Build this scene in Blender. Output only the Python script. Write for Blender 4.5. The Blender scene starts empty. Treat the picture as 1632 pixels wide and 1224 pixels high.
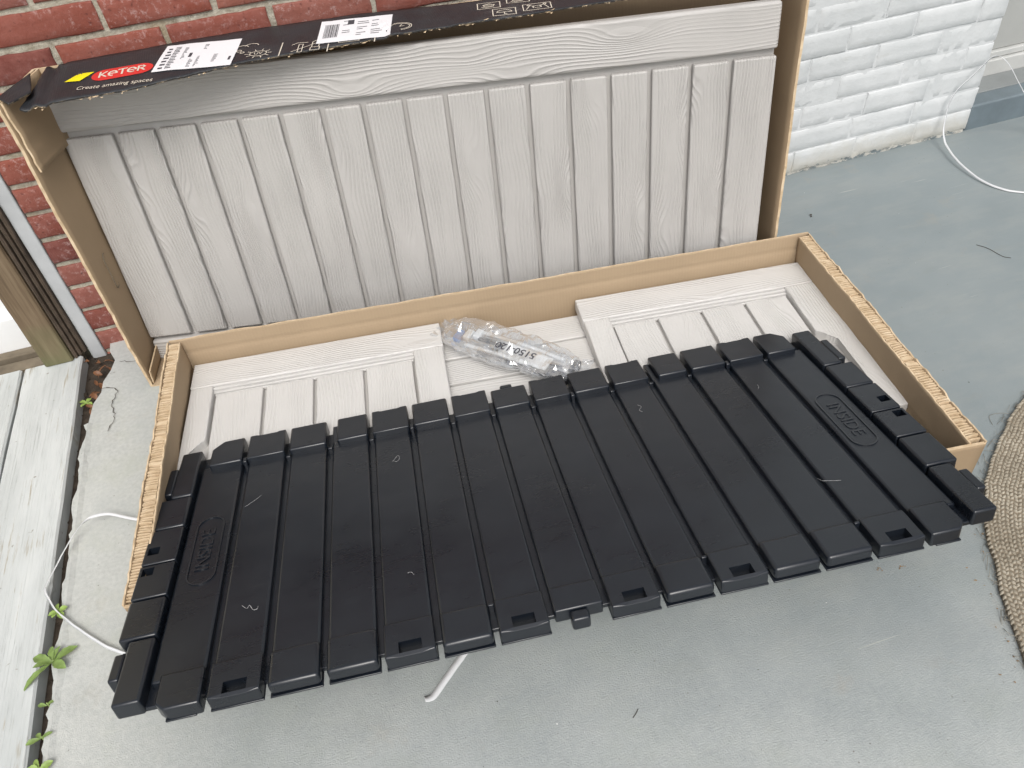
import bpy, bmesh, math, random
from mathutils import Vector, Matrix, noise
random.seed(7)
R = math.radians
scene = bpy.context.scene
col = scene.collection

# ------------------------------------------------------------------ camera
FPX = 1234.3                                   # focal length for a 1632 px wide frame
CAM = Vector((0, 0, 1.2317))
FW = Vector((0.16502615, 0.70176607, -0.69303013))
RT = Vector((0.9497876, -0.3024657, -0.08011249))
UP = Vector((0.26583807, 0.64501077, 0.71644346))
cd = bpy.data.cameras.new('camera'); cam = bpy.data.objects.new('camera', cd); col.objects.link(cam)
cd.sensor_width = 36; cd.lens = FPX/1632*36; cd.clip_start = .02; cd.clip_end = 500
m3 = Matrix((RT, UP, -FW)).transposed()
cam.matrix_world = Matrix.Translation(CAM) @ m3.to_4x4()
scene.camera = cam

# ------------------------------------------------------------------ sky, sun, exposure
SUN_EL, SUN_AZ = R(53), R(188)                 # azimuth clockwise from +Y: light comes from the front left
w = bpy.data.worlds.new('World'); scene.world = w; w.use_nodes = True
nt = w.node_tree; bg = nt.nodes['Background']
sky = nt.nodes.new('ShaderNodeTexSky'); sky.sky_type = 'NISHITA'; sky.sun_disc = False
sky.sun_elevation = SUN_EL; sky.sun_rotation = SUN_AZ; sky.dust_density = 4.0; sky.air_density = 1.0
hs = nt.nodes.new('ShaderNodeHueSaturation'); hs.inputs['Saturation'].default_value = .30
nt.links.new(sky.outputs[0], hs.inputs['Color']); nt.links.new(hs.outputs[0], bg.inputs[0])
bg.inputs[1].default_value = .125
sd = bpy.data.lights.new('sun', 'SUN'); sd.energy = 1.5; sd.angle = R(28); sd.color = (1, .965, .92)
so = bpy.data.objects.new('sun', sd); col.objects.link(so)
dirv = Vector((math.sin(SUN_AZ)*math.cos(SUN_EL), math.cos(SUN_AZ)*math.cos(SUN_EL), math.sin(SUN_EL)))
so.rotation_euler = dirv.to_track_quat('Z', 'Y').to_euler(); so.location = dirv*8
vs = scene.view_settings
vs.view_transform = 'Standard'; vs.look = 'None'; vs.gamma = 1; vs.use_curve_mapping = False; vs.exposure = 0.34

# ------------------------------------------------------------------ helpers
def at(px, py, z):
    """point of the place seen at a photograph position, on the level plane z"""
    v = FW + RT*((px-816)/FPX) - UP*((py-612)/FPX)
    return CAM + v*((z-CAM.z)/v.z)
def link(o, parent=None):
    col.objects.link(o)
    if parent: o.parent = parent
    return o
def mesh(name, vs_, fs, smooth=False):
    me = bpy.data.meshes.new(name); me.from_pydata([tuple(v) for v in vs_], [], fs); me.update()
    if smooth: me.shade_smooth()
    return me
def mobj(name, me, mat, parent=None, M=None):
    if isinstance(me, bmesh.types.BMesh):
        bm = me; me = bpy.data.meshes.new(name); bm.to_mesh(me); bm.free()
    if mat is not None:
        me.materials.clear(); me.materials.append(mat)
    o = bpy.data.objects.new(name, me); link(o, parent)
    if M is not None: o.matrix_local = M
    return o
def tag(o, label=None, cat=None, group=None, kind=None):
    if label: o['label'] = label
    if cat: o['category'] = cat
    if group: o['group'] = group
    if kind: o['kind'] = kind
    return o
def empty(name, M=None):
    o = bpy.data.objects.new(name, None); o.empty_display_size = .05; link(o)
    if M is not None: o.matrix_world = M
    return o
def bm_box(x0, x1, y0, y1, z0, z1, bev=0, seg=2, bm=None):
    own = bm is None
    bm = bm or bmesh.new()
    vv = [bm.verts.new(p) for p in ((x0,y0,z0),(x1,y0,z0),(x1,y1,z0),(x0,y1,z0),(x0,y0,z1),(x1,y0,z1),(x1,y1,z1),(x0,y1,z1))]
    ff = [bm.faces.new([vv[i] for i in q]) for q in ((3,2,1,0),(4,5,6,7),(0,1,5,4),(1,2,6,5),(2,3,7,6),(3,0,4,7))]
    if bev:
        ed = list({e for f in ff for e in f.edges})
        r = bmesh.ops.bevel(bm, geom=ed, offset=bev, segments=seg, profile=.5, affect='EDGES')
        for f in r['faces']: f.smooth = True
    return bm
def bm_prism(pts, z0, z1, bev=0, seg=2):
    """polygon (counter-clockwise) extruded in z"""
    bm = bmesh.new()
    a = [bm.verts.new((x, y, z0)) for x, y in pts]; b = [bm.verts.new((x, y, z1)) for x, y in pts]
    n = len(pts)
    bm.faces.new(a[::-1]); bm.faces.new(b)
    for i in range(n): bm.faces.new((a[i], a[(i+1) % n], b[(i+1) % n], b[i]))
    if bev:
        r = bmesh.ops.bevel(bm, geom=list(bm.edges), offset=bev, segments=seg, profile=.5, affect='EDGES', clamp_overlap=True)
        for f in r['faces']: f.smooth = True
    return bm
def ribbon(pts, wid, thick, up_hint=None):
    """flat band of given width along points; returns bmesh. each pt (pos, side vector)"""
    bm = bmesh.new(); rows = []
    n = len(pts)
    for i, (p, s) in enumerate(pts):
        t = (pts[min(i+1, n-1)][0] - pts[max(i-1, 0)][0]).normalized()
        s = (s - t*s.dot(t)).normalized(); nn = t.cross(s).normalized()
        h = wid/2; k = thick/2
        rows.append([bm.verts.new(p+s*a*h+nn*b*k) for a, b in ((-1,-1),(1,-1),(1,1),(-1,1))])
    for a, b in zip(rows, rows[1:]):
        for j in range(4): f = bm.faces.new((a[j], a[(j+1) % 4], b[(j+1) % 4], b[j])); f.smooth = j in (0, 2)
    bm.faces.new(rows[0][::-1]); bm.faces.new(rows[-1])
    bmesh.ops.recalc_face_normals(bm, faces=bm.faces)
    return bm
def tube(pts, rad, nseg=6, bm=None):
    bm = bm or bmesh.new(); rows = []; n = len(pts)
    for i, p in enumerate(pts):
        t = (pts[min(i+1, n-1)] - pts[max(i-1, 0)]).normalized()
        a = t.orthogonal().normalized(); b = t.cross(a)
        r = rad[i] if isinstance(rad, (list, tuple)) else rad
        rows.append([bm.verts.new(p + (a*math.cos(k*2*math.pi/nseg)+b*math.sin(k*2*math.pi/nseg))*r) for k in range(nseg)])
    for u, v in zip(rows, rows[1:]):
        # align rings so the tube does not twist
        k0 = min(range(nseg), key=lambda k: (v[k].co-u[0].co).length)
        v[:] = v[k0:]+v[:k0]
        for j in range(nseg): f = bm.faces.new((u[j], u[(j+1) % nseg], v[(j+1) % nseg], v[j])); f.smooth = True
    bm.faces.new(rows[0][::-1]); bm.faces.new(rows[-1])
    bmesh.ops.recalc_face_normals(bm, faces=bm.faces)
    return bm
def spline(pts, n=8):
    """Catmull-Rom through points"""
    P = [Vector(p) for p in pts]; P = [P[0]*2-P[1]]+P+[P[-1]*2-P[-2]]; out = []
    for i in range(1, len(P)-2):
        for k in range(n):
            t = k/n; a, b, c, d = P[i-1:i+3]
            out.append(.5*((2*b)+(c-a)*t+(2*a-5*b+4*c-d)*t*t+(3*b-a-3*c+d)*t**3))
    return out+[P[-2]]
def rotz(a): return Matrix.Rotation(a, 4, 'Z')

# ------------------------------------------------------------------ material helpers
def mat(name, rgb=(.5,.5,.5), rough=.5, spec=.5, metal=0):
    m = bpy.data.materials.new(name); m.use_nodes = True
    b = m.node_tree.nodes['Principled BSDF']
    b.inputs['Base Color'].default_value = (*rgb, 1); b.inputs['Roughness'].default_value = rough
    b.inputs['Specular IOR Level'].default_value = spec; b.inputs['Metallic'].default_value = metal
    return m, m.node_tree, b
class N:
    """tiny node graph helper"""
    def __init__(s, t): s.t = t
    def new(s, k, **kw):
        n = s.t.nodes.new(k)
        for a, v in kw.items(): setattr(n, a, v)
        return n
    def lk(s, a, b): s.t.links.new(a, b)
    def set(s, sock, v):
        if hasattr(v, 'is_linked') or isinstance(v, bpy.types.NodeSocket): s.lk(v, sock)
        else: sock.default_value = v
    def math(s, op, a, b=0.0, clamp=False):
        n = s.new('ShaderNodeMath', operation=op, use_clamp=clamp); s.set(n.inputs[0], a); s.set(n.inputs[1], b); return n.outputs[0]
    def coord(s, which='Object'): return s.new('ShaderNodeTexCoord').outputs[which]
    def geo(s): return s.new('ShaderNodeNewGeometry').outputs['Position']
    def map(s, v, scale=(1,1,1), loc=(0,0,0), rot=(0,0,0)):
        n = s.new('ShaderNodeMapping'); s.lk(v, n.inputs[0])
        n.inputs['Location'].default_value = loc; n.inputs['Rotation'].default_value = rot; n.inputs['Scale'].default_value = scale
        return n.outputs[0]
    def vadd(s, a, b):
        n = s.new('ShaderNodeVectorMath', operation='ADD'); s.set(n.inputs[0], a); s.set(n.inputs[1], b); return n.outputs[0]
    def noise(s, v, sc, det=4, rough=.55, dist=0):
        n = s.new('ShaderNodeTexNoise'); s.lk(v, n.inputs['Vector']); n.inputs['Scale'].default_value = sc
        n.inputs['Detail'].default_value = det; n.inputs['Roughness'].default_value = rough; n.inputs['Distortion'].default_value = dist
        return n.outputs['Fac']
    def ramp(s, f, stops, interp='LINEAR'):
        n = s.new('ShaderNodeValToRGB'); s.lk(f, n.inputs[0]); e = n.color_ramp.elements; n.color_ramp.interpolation = interp
        while len(e) < len(stops): e.new(.5)
        for k, (p, c) in zip(e, stops): k.position = p; k.color = (*c, 1) if len(c) == 3 else c
        return n.outputs[0]
    def mix(s, f, a, b, mode='MIX'):
        n = s.new('ShaderNodeMix', data_type='RGBA', blend_type=mode); s.set(n.inputs[0], f)
        for k, v in ((6, a), (7, b)):
            if isinstance(v, tuple): n.inputs[k].default_value = (*v[:3], 1)
            else: s.lk(v, n.inputs[k])
        return n.outputs[2]
    def bump(s, h, strength, dist, normal=None):
        n = s.new('ShaderNodeBump'); s.lk(h, n.inputs['Height']); n.inputs['Strength'].default_value = strength; n.inputs['Distance'].default_value = dist
        if normal is not None: s.lk(normal, n.inputs['Normal'])
        return n.outputs[0]
    def rng(s, f, a, b, c=0, d=1):
        n = s.new('ShaderNodeMapRange'); s.set(n.inputs[0], f)
        for i, v in enumerate((a, b, c, d)): n.inputs[i+1].default_value = v
        return n.outputs[0]
    def orand(s): return s.new('ShaderNodeObjectInfo').outputs['Random']
    def sep(s, v):
        n = s.new('ShaderNodeSeparateXYZ'); s.lk(v, n.inputs[0]); return n.outputs
    def comb(s, x, y, z):
        n = s.new('ShaderNodeCombineXYZ'); s.set(n.inputs[0], x); s.set(n.inputs[1], y); s.set(n.inputs[2], z); return n.outputs[0]
    def wave(s, v, sc, dist=0, det=2, dsc=1, axis='X', prof='SIN'):
        n = s.new('ShaderNodeTexWave', wave_type='BANDS', bands_direction=axis, wave_profile=prof); s.lk(v, n.inputs[0])
        n.inputs['Scale'].default_value = sc; n.inputs['Distortion'].default_value = dist; n.inputs['Detail'].default_value = det; n.inputs['Detail Scale'].default_value = dsc
        return n.outputs['Fac']

def grain_plastic(name, rgb, along='Y', strength=.5, rough=.42):
    """moulded resin with an embossed pine grain: grain lines run along one local axis and bend round knots"""
    m, t, b = mat(name, rgb, rough, .45); n = N(t)
    c = n.coord('Object'); x, y, z = n.sep(c)
    r = n.orand()
    lon, lat = (y, x) if along == 'Y' else (x, y)
    off = n.math('MULTIPLY', r, 37.0)
    lo = n.math('ADD', lon, off)
    lat2 = n.math('ADD', lat, n.math('MULTIPLY', r, 3.1))
    # knots: stretched voronoi cells
    v = n.new('ShaderNodeTexVoronoi', feature='F1'); n.lk(n.comb(n.math('MULTIPLY', lat2, 11.0), n.math('MULTIPLY', lo, 3.6), 0.0), v.inputs['Vector']); v.inputs['Scale'].default_value = 1
    d = v.outputs['Distance']
    knot = n.math('POWER', 2.718, n.math('MULTIPLY', n.math('MULTIPLY', d, d), -16.0))
    wob = n.noise(n.comb(n.math('MULTIPLY', lat2, 4.0), n.math('MULTIPLY', lo, 2.2), 0.0), 1.0, 2)
    wob2 = n.noise(n.comb(n.math('MULTIPLY', lat2, 30.0), n.math('MULTIPLY', lo, 9.0), 0.0), 1.0, 2)
    ph = n.math('ADD', n.math('MULTIPLY', lat2, 900.0), n.math('MULTIPLY', wob, 55.0))
    ph = n.math('ADD', ph, n.math('MULTIPLY', wob2, 3.0))
    ph = n.math('ADD', ph, n.math('MULTIPLY', knot, 26.0))
    s = n.math('SINE', ph)
    s = n.math('ADD', n.math('MULTIPLY', s, .5), .5)
    s = n.math('POWER', s, 2.2)
    mask = n.rng(n.noise(n.comb(n.math('MULTIPLY', lat2, 24.0), n.math('MULTIPLY', lo, 2.5), 3.0), 1.0, 2), .36, .62, .12, 1)
    core = n.rng(d, .10, .2, 1.3, 0)
    h = n.math('ADD', n.math('MULTIPLY', s, mask), n.math('MULTIPLY', core, .8))
    fine = n.noise(c, 900, 2)
    h2 = n.math('ADD', h, n.math('MULTIPLY', fine, .10))
    n.lk(n.bump(h2, strength, .0036), b.inputs['Normal'])
    # slight tonal mottling of the moulded resin
    mo = n.noise(n.vadd(c, n.comb(off, 0.0, 0.0)), 5.0, 3)
    n.lk(n.mix(n.rng(mo, .3, .7, 0, 1), tuple(k*.95 for k in rgb), tuple(min(1, k*1.04) for k in rgb)), b.inputs['Base Color'])
    n.lk(n.rng(mo, .3, .7, rough-.05, rough+.06), b.inputs['Roughness'])
    return m
GREY = (.44, .425, .407)
M_LIDV = grain_plastic('resin_grain_lengthwise', GREY, 'Y', .5)
M_LIDH = grain_plastic('resin_grain_crosswise', GREY, 'X', .42)
M_PANV = grain_plastic('panel_resin_lit_lengthwise', (.565,.552,.532), 'Y', .40)  # same resin as the lid; stronger light on level panels put into colour
M_PANH = grain_plastic('panel_resin_lit_crosswise', (.565,.552,.532), 'X', .36)
M_RESIN, _t, _b = mat('plain_resin', GREY, .45)

def kraft(name, axis, rgb=(.37,.278,.182), fl=1.0):
    m, t, b = mat(name, rgb, .82, .25); n = N(t); c = n.coord('Object')
    bl = n.noise(c, 7, 5); fi = n.noise(n.map(c, (1,1,6)), 260, 3)
    flute = n.wave(c, 42, .6, 2, 2, axis)
    f = n.math('ADD', n.math('MULTIPLY', bl, .55), n.math('MULTIPLY', fi, .35))
    f = n.math('ADD', f, n.math('MULTIPLY', flute, .07*fl))
    n.lk(n.ramp(f, [(.25, tuple(k*.90 for k in rgb)), (.5, rgb), (.78, tuple(min(1, k*1.08) for k in rgb))]), b.inputs['Base Color'])
    h = n.math('ADD', n.math('MULTIPLY', flute, .35*fl), n.math('MULTIPLY', bl, .25))
    n.lk(n.bump(h, .30, .0012), b.inputs['Normal'])
    return m
M_KX = kraft('kraft_board_upright_flutes', 'X')
M_KY = kraft('kraft_board_level_flutes', 'Y', fl=.25)
M_KP = kraft('kraft_board_plain', 'Z', (.335,.245,.155), .05)
M_CUT, _t, _b = mat('cut_board_edge', (.62,.47,.30), .9, .2)
n = N(_t); _c = n.coord('Object'); n.lk(n.ramp(n.noise(_c, 50, 3), [(.3,(.46,.34,.21)),(.55,(.58,.45,.30)),(.8,(.68,.56,.40))]), _b.inputs['Base Color'])

def black_board():
    m, t, b = mat('black_printed_board', (.03,.03,.032), .42, .4); n = N(t); c = n.coord('Object')
    sc = n.noise(n.map(c, (1,14,1)), 22, 5, .7); bl = n.noise(c, 16, 4)
    base = n.mix(n.rng(bl, .3, .7), (.018,.020,.024), (.034,.036,.040))
    worn = n.rng(n.math('MULTIPLY', sc, n.noise(c, 3.0, 3)), .34, .42, 0, 1)
    n.lk(n.mix(n.math('MULTIPLY', worn, .5), base, (.17,.17,.17)), b.inputs['Base Color'])
    n.lk(n.rng(bl, .3, .7, .34, .55), b.inputs['Roughness'])
    n.lk(n.bump(n.wave(c, 70, 1.5, 2, 2, 'X'), .14, .001, n.bump(bl, .25, .004)), b.inputs['Normal'])
    return m
M_BLKB = black_board()
M_WORN, _t, _b = mat('worn_black_edge', (.12,.10,.08), .8, .2)
n = N(_t); n.lk(n.ramp(n.noise(n.geo(), 60, 4, .7), [(.5,(.03,.028,.026)), (.62,(.20,.16,.11)), (.75,(.55,.46,.35))]), _b.inputs['Base Color'])

def black_resin(name, stipple):
    m, t, b = mat(name, (.016,.018,.022), .3, .6); n = N(t); c = n.coord('Object'); g = n.geo()
    bl = n.noise(g, 7, 4); sm = n.noise(n.map(g, (3,22,3), rot=(0,0,.2)), 5, 5, .7)
    dust = n.math('MULTIPLY', n.rng(n.noise(g, 420, 2, .7), .60, .74, 0, 1), n.rng(n.noise(g, 5, 4), .40, .65, .05, .5))
    scr = n.math('MULTIPLY', n.rng(n.noise(n.map(g, (1,40,1), rot=(0,0,.9)), 9, 2, .5), .70, .74, 0, 1), n.rng(n.noise(g, 7, 2), .52, .62, 0, .35))
    dust = n.math('MAXIMUM', dust, scr)
    n.lk(n.mix(n.math('MULTIPLY', dust, .12), n.mix(n.rng(bl, .3, .7), (.0050,.0074,.0120), (.0095,.0128,.0185)), (.22,.22,.21)), b.inputs['Base Color'])
    n.lk(n.rng(n.math('ADD', n.math('MULTIPLY', bl, .5), n.math('MULTIPLY', sm, .5)), .3, .7, .23, .38), b.inputs['Roughness'])
    h = n.noise(g, 520, 2)
    n.lk(n.bump(h, stipple, .0006, n.bump(n.noise(g, 8, 2), .16, .02)), b.inputs['Normal'])
    return m
M_BLK = black_resin('black_resin', .03)
M_BLKS = black_resin('black_resin_textured', .10)

def floor_mat():
    m, t, b = mat('painted_porch_floor', (.3,.33,.33), .5, .4); n = N(t); g = n.geo()
    x, y, z = n.sep(g)
    big = n.noise(g, 1.6, 5, .6); mid = n.noise(g, 7, 5, .65); fine = n.noise(g, 120, 3)
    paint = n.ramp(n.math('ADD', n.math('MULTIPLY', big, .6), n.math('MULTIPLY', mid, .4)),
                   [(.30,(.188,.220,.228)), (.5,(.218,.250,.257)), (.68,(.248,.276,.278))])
    dusty = n.rng(n.noise(n.map(g, (1.2,3.5,1)), 3.2, 6, .72), .46, .70, 0, .28)
    paint = n.mix(dusty, paint, (.33,.335,.312))
    stain = n.rng(n.noise(n.map(g, (2,5,1), rot=(0,0,.5)), 4.5, 6, .75), .57, .70, 0, .32)
    paint = n.mix(stain, paint, (.22,.235,.22))
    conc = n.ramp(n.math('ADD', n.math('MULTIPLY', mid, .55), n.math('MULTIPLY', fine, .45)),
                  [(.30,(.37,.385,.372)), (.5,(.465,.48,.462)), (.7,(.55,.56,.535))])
    green = n.rng(n.noise(g, 5.5, 5, .7), .5, .72, 0, .45)
    conc = n.mix(green, conc, (.40,.42,.34))
    # bare cement towards the deck, worn paint in between
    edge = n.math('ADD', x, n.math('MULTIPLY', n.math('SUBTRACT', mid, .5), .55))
    f = n.math('MAXIMUM', n.rng(edge, -.60, -.20, 1, 0), n.rng(n.math('ADD', n.math('SUBTRACT', y, n.math('MULTIPLY', x, -.35)), n.math('MULTIPLY', n.math('SUBTRACT', big, .5), .9)), .15, .95, .85, 0))  # front term: worn area, also paints in the brighter light towards the front
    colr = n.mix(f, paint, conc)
    sp = n.new('ShaderNodeTexVoronoi'); n.lk(g, sp.inputs['Vector']); sp.inputs['Scale'].default_value = 55
    speck = n.math('MULTIPLY', n.rng(sp.outputs['Distance'], .05, .09, 1, 0), n.rng(n.noise(g, 9, 3), .50, .64, 0, .85))
    colr = n.mix(speck, colr, (.13,.12,.10))
    scuff = n.math('MULTIPLY', n.rng(n.noise(n.map(g, (1,26,1), rot=(0,0,.35)), 6, 3, .6), .66, .71, 0, 1), n.rng(n.noise(g, 3.3, 3), .5, .64, 0, .5))
    colr = n.mix(scuff, colr, (.46,.46,.43))
    rust = n.rng(n.noise(n.map(g, loc=(7,2,0)), 6.5, 5, .7), .62, .74, 0, .22)
    colr = n.mix(rust, colr, (.34,.28,.20))
    n.lk(colr, b.inputs['Base Color'])
    n.lk(n.rng(mid, .3, .7, .48, .68), b.inputs['Roughness'])
    # stippled non-slip coat near the front, smoother towards the house
    st = n.noise(g, 380, 2, .6)
    amp = n.rng(n.math('ADD', y, n.math('MULTIPLY', n.math('SUBTRACT', big, .5), .8)), .55, .95, 1, .22)
    n.lk(n.bump(n.math('MULTIPLY', st, amp), .8, .0016, n.bump(mid, .2, .006)), b.inputs['Normal'])
    return m
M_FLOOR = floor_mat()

def brick_mat():
    m, t, b = mat('red_brick', (.3,.07,.05), .85, .2); n = N(t); c = n.coord('Object'); g = n.geo(); r = n.orand()
    tone = n.ramp(r, [(0,(.135,.040,.033)), (.25,(.185,.053,.038)), (.5,(.235,.068,.046)), (.75,(.22,.080,.063)), (1,(.28,.10,.068))])
    mo = n.noise(g, 26, 5, .65)
    cc = n.mix(n.rng(mo, .35, .7, 0, .8), tone, n.mix(.5, tone, (.34,.155,.13)))
    wh = n.rng(n.noise(g, 75, 4, .75), .53, .70, 0, .55)
    cc = n.mix(n.math('MULTIPLY', wh, n.rng(n.noise(g, 6, 3), .36, .62, 0, 1)), cc, (.55,.42,.40))
    dk = n.rng(n.noise(g, 90, 3), .62, .72, 0, .7)
    cc = n.mix(dk, cc, (.09,.03,.028))
    n.lk(cc, b.inputs['Base Color'])
    n.lk(n.bump(n.noise(g, 140, 5, .7), .55, .003), b.inputs['Normal'])
    return m
M_BRICK = brick_mat()
def mortar_mat():
    m, t, b = mat('mortar', (.5,.45,.37), .95, .1); n = N(t); g = n.geo()
    f = n.noise(g, 60, 5, .75)
    cc = n.ramp(f, [(.28,(.25,.22,.165)), (.5,(.40,.37,.30)), (.7,(.54,.51,.43))])
    cc = n.mix(n.rng(n.noise(g, 5, 3), .52, .66, 0, .6), cc, (.32,.22,.10))
    n.lk(cc, b.inputs['Base Color']); n.lk(n.bump(n.noise(g, 170, 4, .7), .9, .004), b.inputs['Normal'])
    return m
M_MORTAR = mortar_mat()
def white_paint(name, peel):
    m, t, b = mat(name, (.70,.72,.73), .5, .4); n = N(t); g = n.geo(); x, y, z = n.sep(g)
    lo = n.noise(g, 12, 4)
    cc = n.mix(n.rng(lo, .3, .7), (.53,.55,.555), (.61,.625,.63))
    # dirt splash low on the wall, peeled paint along its foot
    low = n.rng(n.math('ADD', z, n.math('MULTIPLY', n.math('SUBTRACT', n.noise(g, 14, 5, .7), .5), .10)), .01, .075, .75, 0)
    cc = n.mix(low, cc, (.47,.445,.38))
    grime = n.rng(n.noise(n.map(g, (2,1,6)), 9, 5, .75), .55, .72, 0, .30); cc = n.mix(grime, cc, (.40,.40,.37))
    pe = n.math('ADD', z, n.math('MULTIPLY', n.math('SUBTRACT', n.noise(n.map(g, (1,1,1.6)), 34, 5, .75), .5), .105))
    if peel: cc = n.mix(n.rng(pe, .003, .0055, 1, 0), cc, n.ramp(n.noise(g, 25, 3), [(.45,(.16,.19,.20)), (.6,(.36,.34,.30))]))
    n.lk(cc, b.inputs['Base Color'])
    h = n.math('ADD', n.noise(g, 45, 4, .6), n.math('MULTIPLY', n.noise(g, 300, 3), .25))
    n.lk(n.bump(h, .36, .004), b.inputs['Normal'])
    return m
M_WBRICK = white_paint('white_painted_brick', True)

def paint(name, rgb, rough=.5, var=.08, sc=9, bump=.15, bsc=90):
    m, t, b = mat(name, rgb, rough, .4); n = N(t); g = n.coord('Object')
    f = n.noise(g, sc, 5, .65)
    n.lk(n.mix(n.rng(f, .3, .7), tuple(k*(1-var) for k in rgb), tuple(min(1, k*(1+var)) for k in rgb)), b.inputs['Base Color'])
    n.lk(n.bump(n.noise(g, bsc, 4), bump, .002), b.inputs['Normal'])
    return m
def deck_mat():
    m, t, b = mat('deck_paint', (.5,.55,.55), .6, .35); n = N(t); c = n.coord('Object'); r = n.orand()
    o = n.vadd(c, n.comb(n.math('MULTIPLY', r, 9.0), n.math('MULTIPLY', r, 5.0), 0.0))
    gr = n.noise(n.map(o, (34,1.6,1)), 3, 5, .7)
    cc = n.ramp(n.noise(n.map(o, (5,1.2,1)), 2.5, 5, .65), [(.3,(.45,.475,.47)), (.55,(.555,.58,.575)), (.75,(.62,.64,.63))])
    pe = n.rng(n.math('ADD', n.math('MULTIPLY', gr, .62), n.math('MULTIPLY', n.noise(o, 6, 4), .42)), .585, .65, 0, .8)
    cc = n.mix(pe, cc, (.30,.25,.17))
    spk = n.rng(n.noise(o, 70, 2), .70, .76, 0, .7)
    cc = n.mix(spk, cc, (.20,.18,.14))
    n.lk(cc, b.inputs['Base Color'])
    crack = n.noise(n.map(o, (60,.8,1)), 2.2, 3, .5)
    crk = n.rng(n.math('ABSOLUTE', n.math('SUBTRACT', crack, .5)), 0, .018, 0, 1)
    n.lk(n.mix(n.math('MULTIPLY', n.math('SUBTRACT', 1.0, n.rng(n.math('ABSOLUTE', n.math('SUBTRACT', crack, .5)), 0, .006, 0, 1)), n.rng(n.noise(o, 2.2, 2), .45, .6, 0, .8)), cc, (.16,.16,.14)), b.inputs['Base Color'])
    n.lk(n.bump(n.math('ADD', n.math('MULTIPLY', gr, .6), n.math('MULTIPLY', crk, .5)), .45, .002), b.inputs['Normal'])
    return m
M_DECK = deck_mat()
def wood_mat():
    m, t, b = mat('weathered_post_wood', (.33,.23,.13), .8, .2); n = N(t); c = n.coord('Object')
    g = n.noise(n.map(c, (1,1,.10)), 26, 4, .6, .8)
    f = n.math('ADD', n.math('MULTIPLY', g, .6), n.math('MULTIPLY', n.noise(n.map(c, (1,1,.05)), 95, 3, .6), .4))
    cc = n.ramp(f, [(.3,(.060,.042,.028)), (.47,(.15,.108,.068)), (.75,(.30,.235,.155))])
    x, y, z = n.sep(n.geo())
    alg = n.rng(n.math('ADD', z, n.math('MULTIPLY', n.noise(c, 18, 4), .12)), .06, .20, .8, 0)
    cc = n.mix(alg, cc, (.13,.14,.07))
    n.lk(cc, b.inputs['Base Color']); n.lk(n.bump(f, .35, .002), b.inputs['Normal'])
    return m
M_WOOD = wood_mat()
M_TRIM = paint('grey_white_trim_paint', (.46,.475,.485), .5, .10, 12)
M_CREAM = paint('cream_stucco', (.62,.55,.42), .9, .10, 40, .6, 160)
M_WHITE = paint('white_vinyl', (.78,.79,.79), .4, .04, 6, .05)
M_BEAM = paint('dark_weathered_beam', (.17,.14,.10), .85, .3, 14, .5, 60)
M_DOOR = paint('door_grey_paint', (.37,.375,.36), .5, .04, 6, .06)
M_SILL = paint('sill_white_paint', (.47,.475,.46), .5, .08, 12, .1)
M_STEP = paint('step_blue_grey_paint', (.14,.175,.195), .5, .16, 8, .2)
M_SOIL = paint('soil', (.05,.038,.028), .95, .5, 60, 1, 200)

# ------------------------------------------------------------------ ground
def struct(o): o['kind'] = 'structure'; return o
bm = bmesh.new()
X0, X1, Y0, Y1 = -.662, 9, -6, 1.83
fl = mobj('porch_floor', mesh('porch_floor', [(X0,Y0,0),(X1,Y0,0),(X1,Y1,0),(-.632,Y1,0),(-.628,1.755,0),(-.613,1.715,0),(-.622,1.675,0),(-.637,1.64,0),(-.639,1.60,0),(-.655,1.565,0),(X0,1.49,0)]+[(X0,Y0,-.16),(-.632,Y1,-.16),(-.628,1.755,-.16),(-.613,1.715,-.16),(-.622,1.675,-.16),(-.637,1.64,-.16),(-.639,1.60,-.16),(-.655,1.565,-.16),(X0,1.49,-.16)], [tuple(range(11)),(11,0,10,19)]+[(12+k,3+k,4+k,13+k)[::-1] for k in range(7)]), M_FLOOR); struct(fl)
yard = mobj('yard_ground', mesh('yard_ground', [(-60,-60,-.35),(60,-60,-.35),(60,60,-.35),(-60,60,-.35)], [(0,1,2,3)]), paint('yard_soil', (.16,.17,.10), .95, .3, 3)); struct(yard)
# ragged chipped lip of the slab beside the deck gap (its own cement crumbs)
bm = bmesh.new(); rnd = random.Random(3)
prev = None; yy = .2
while yy < 1.50:
    dx = .004+.012*noise.noise((yy*14, 2, 0))+.006*noise.noise((yy*50, 5, 0))+.004
    a = bm.verts.new((X0+.001, yy, .0035)); b_ = bm.verts.new((X0-max(.001, dx), yy, .001)); c_ = bm.verts.new((X0-max(.001, dx)*.7, yy, -.05)); d_ = bm.verts.new((X0+.012+.008*noise.noise((yy*30, 9, 0)), yy, -.0005))
    if prev:
        for i in range(3):
            q = [(d_, a), (a, b_), (b_, c_)][i]; pq = [(prev[3], prev[0]), (prev[0], prev[1]), (prev[1], prev[2])][i]
            bm.faces.new((pq[0], q[0], q[1], pq[1]))
    prev = (a, b_, c_, d_); yy += .012
bmesh.ops.recalc_face_normals(bm, faces=bm.faces)
struct(mobj('slab_edge', bm, M_FLOOR))
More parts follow.
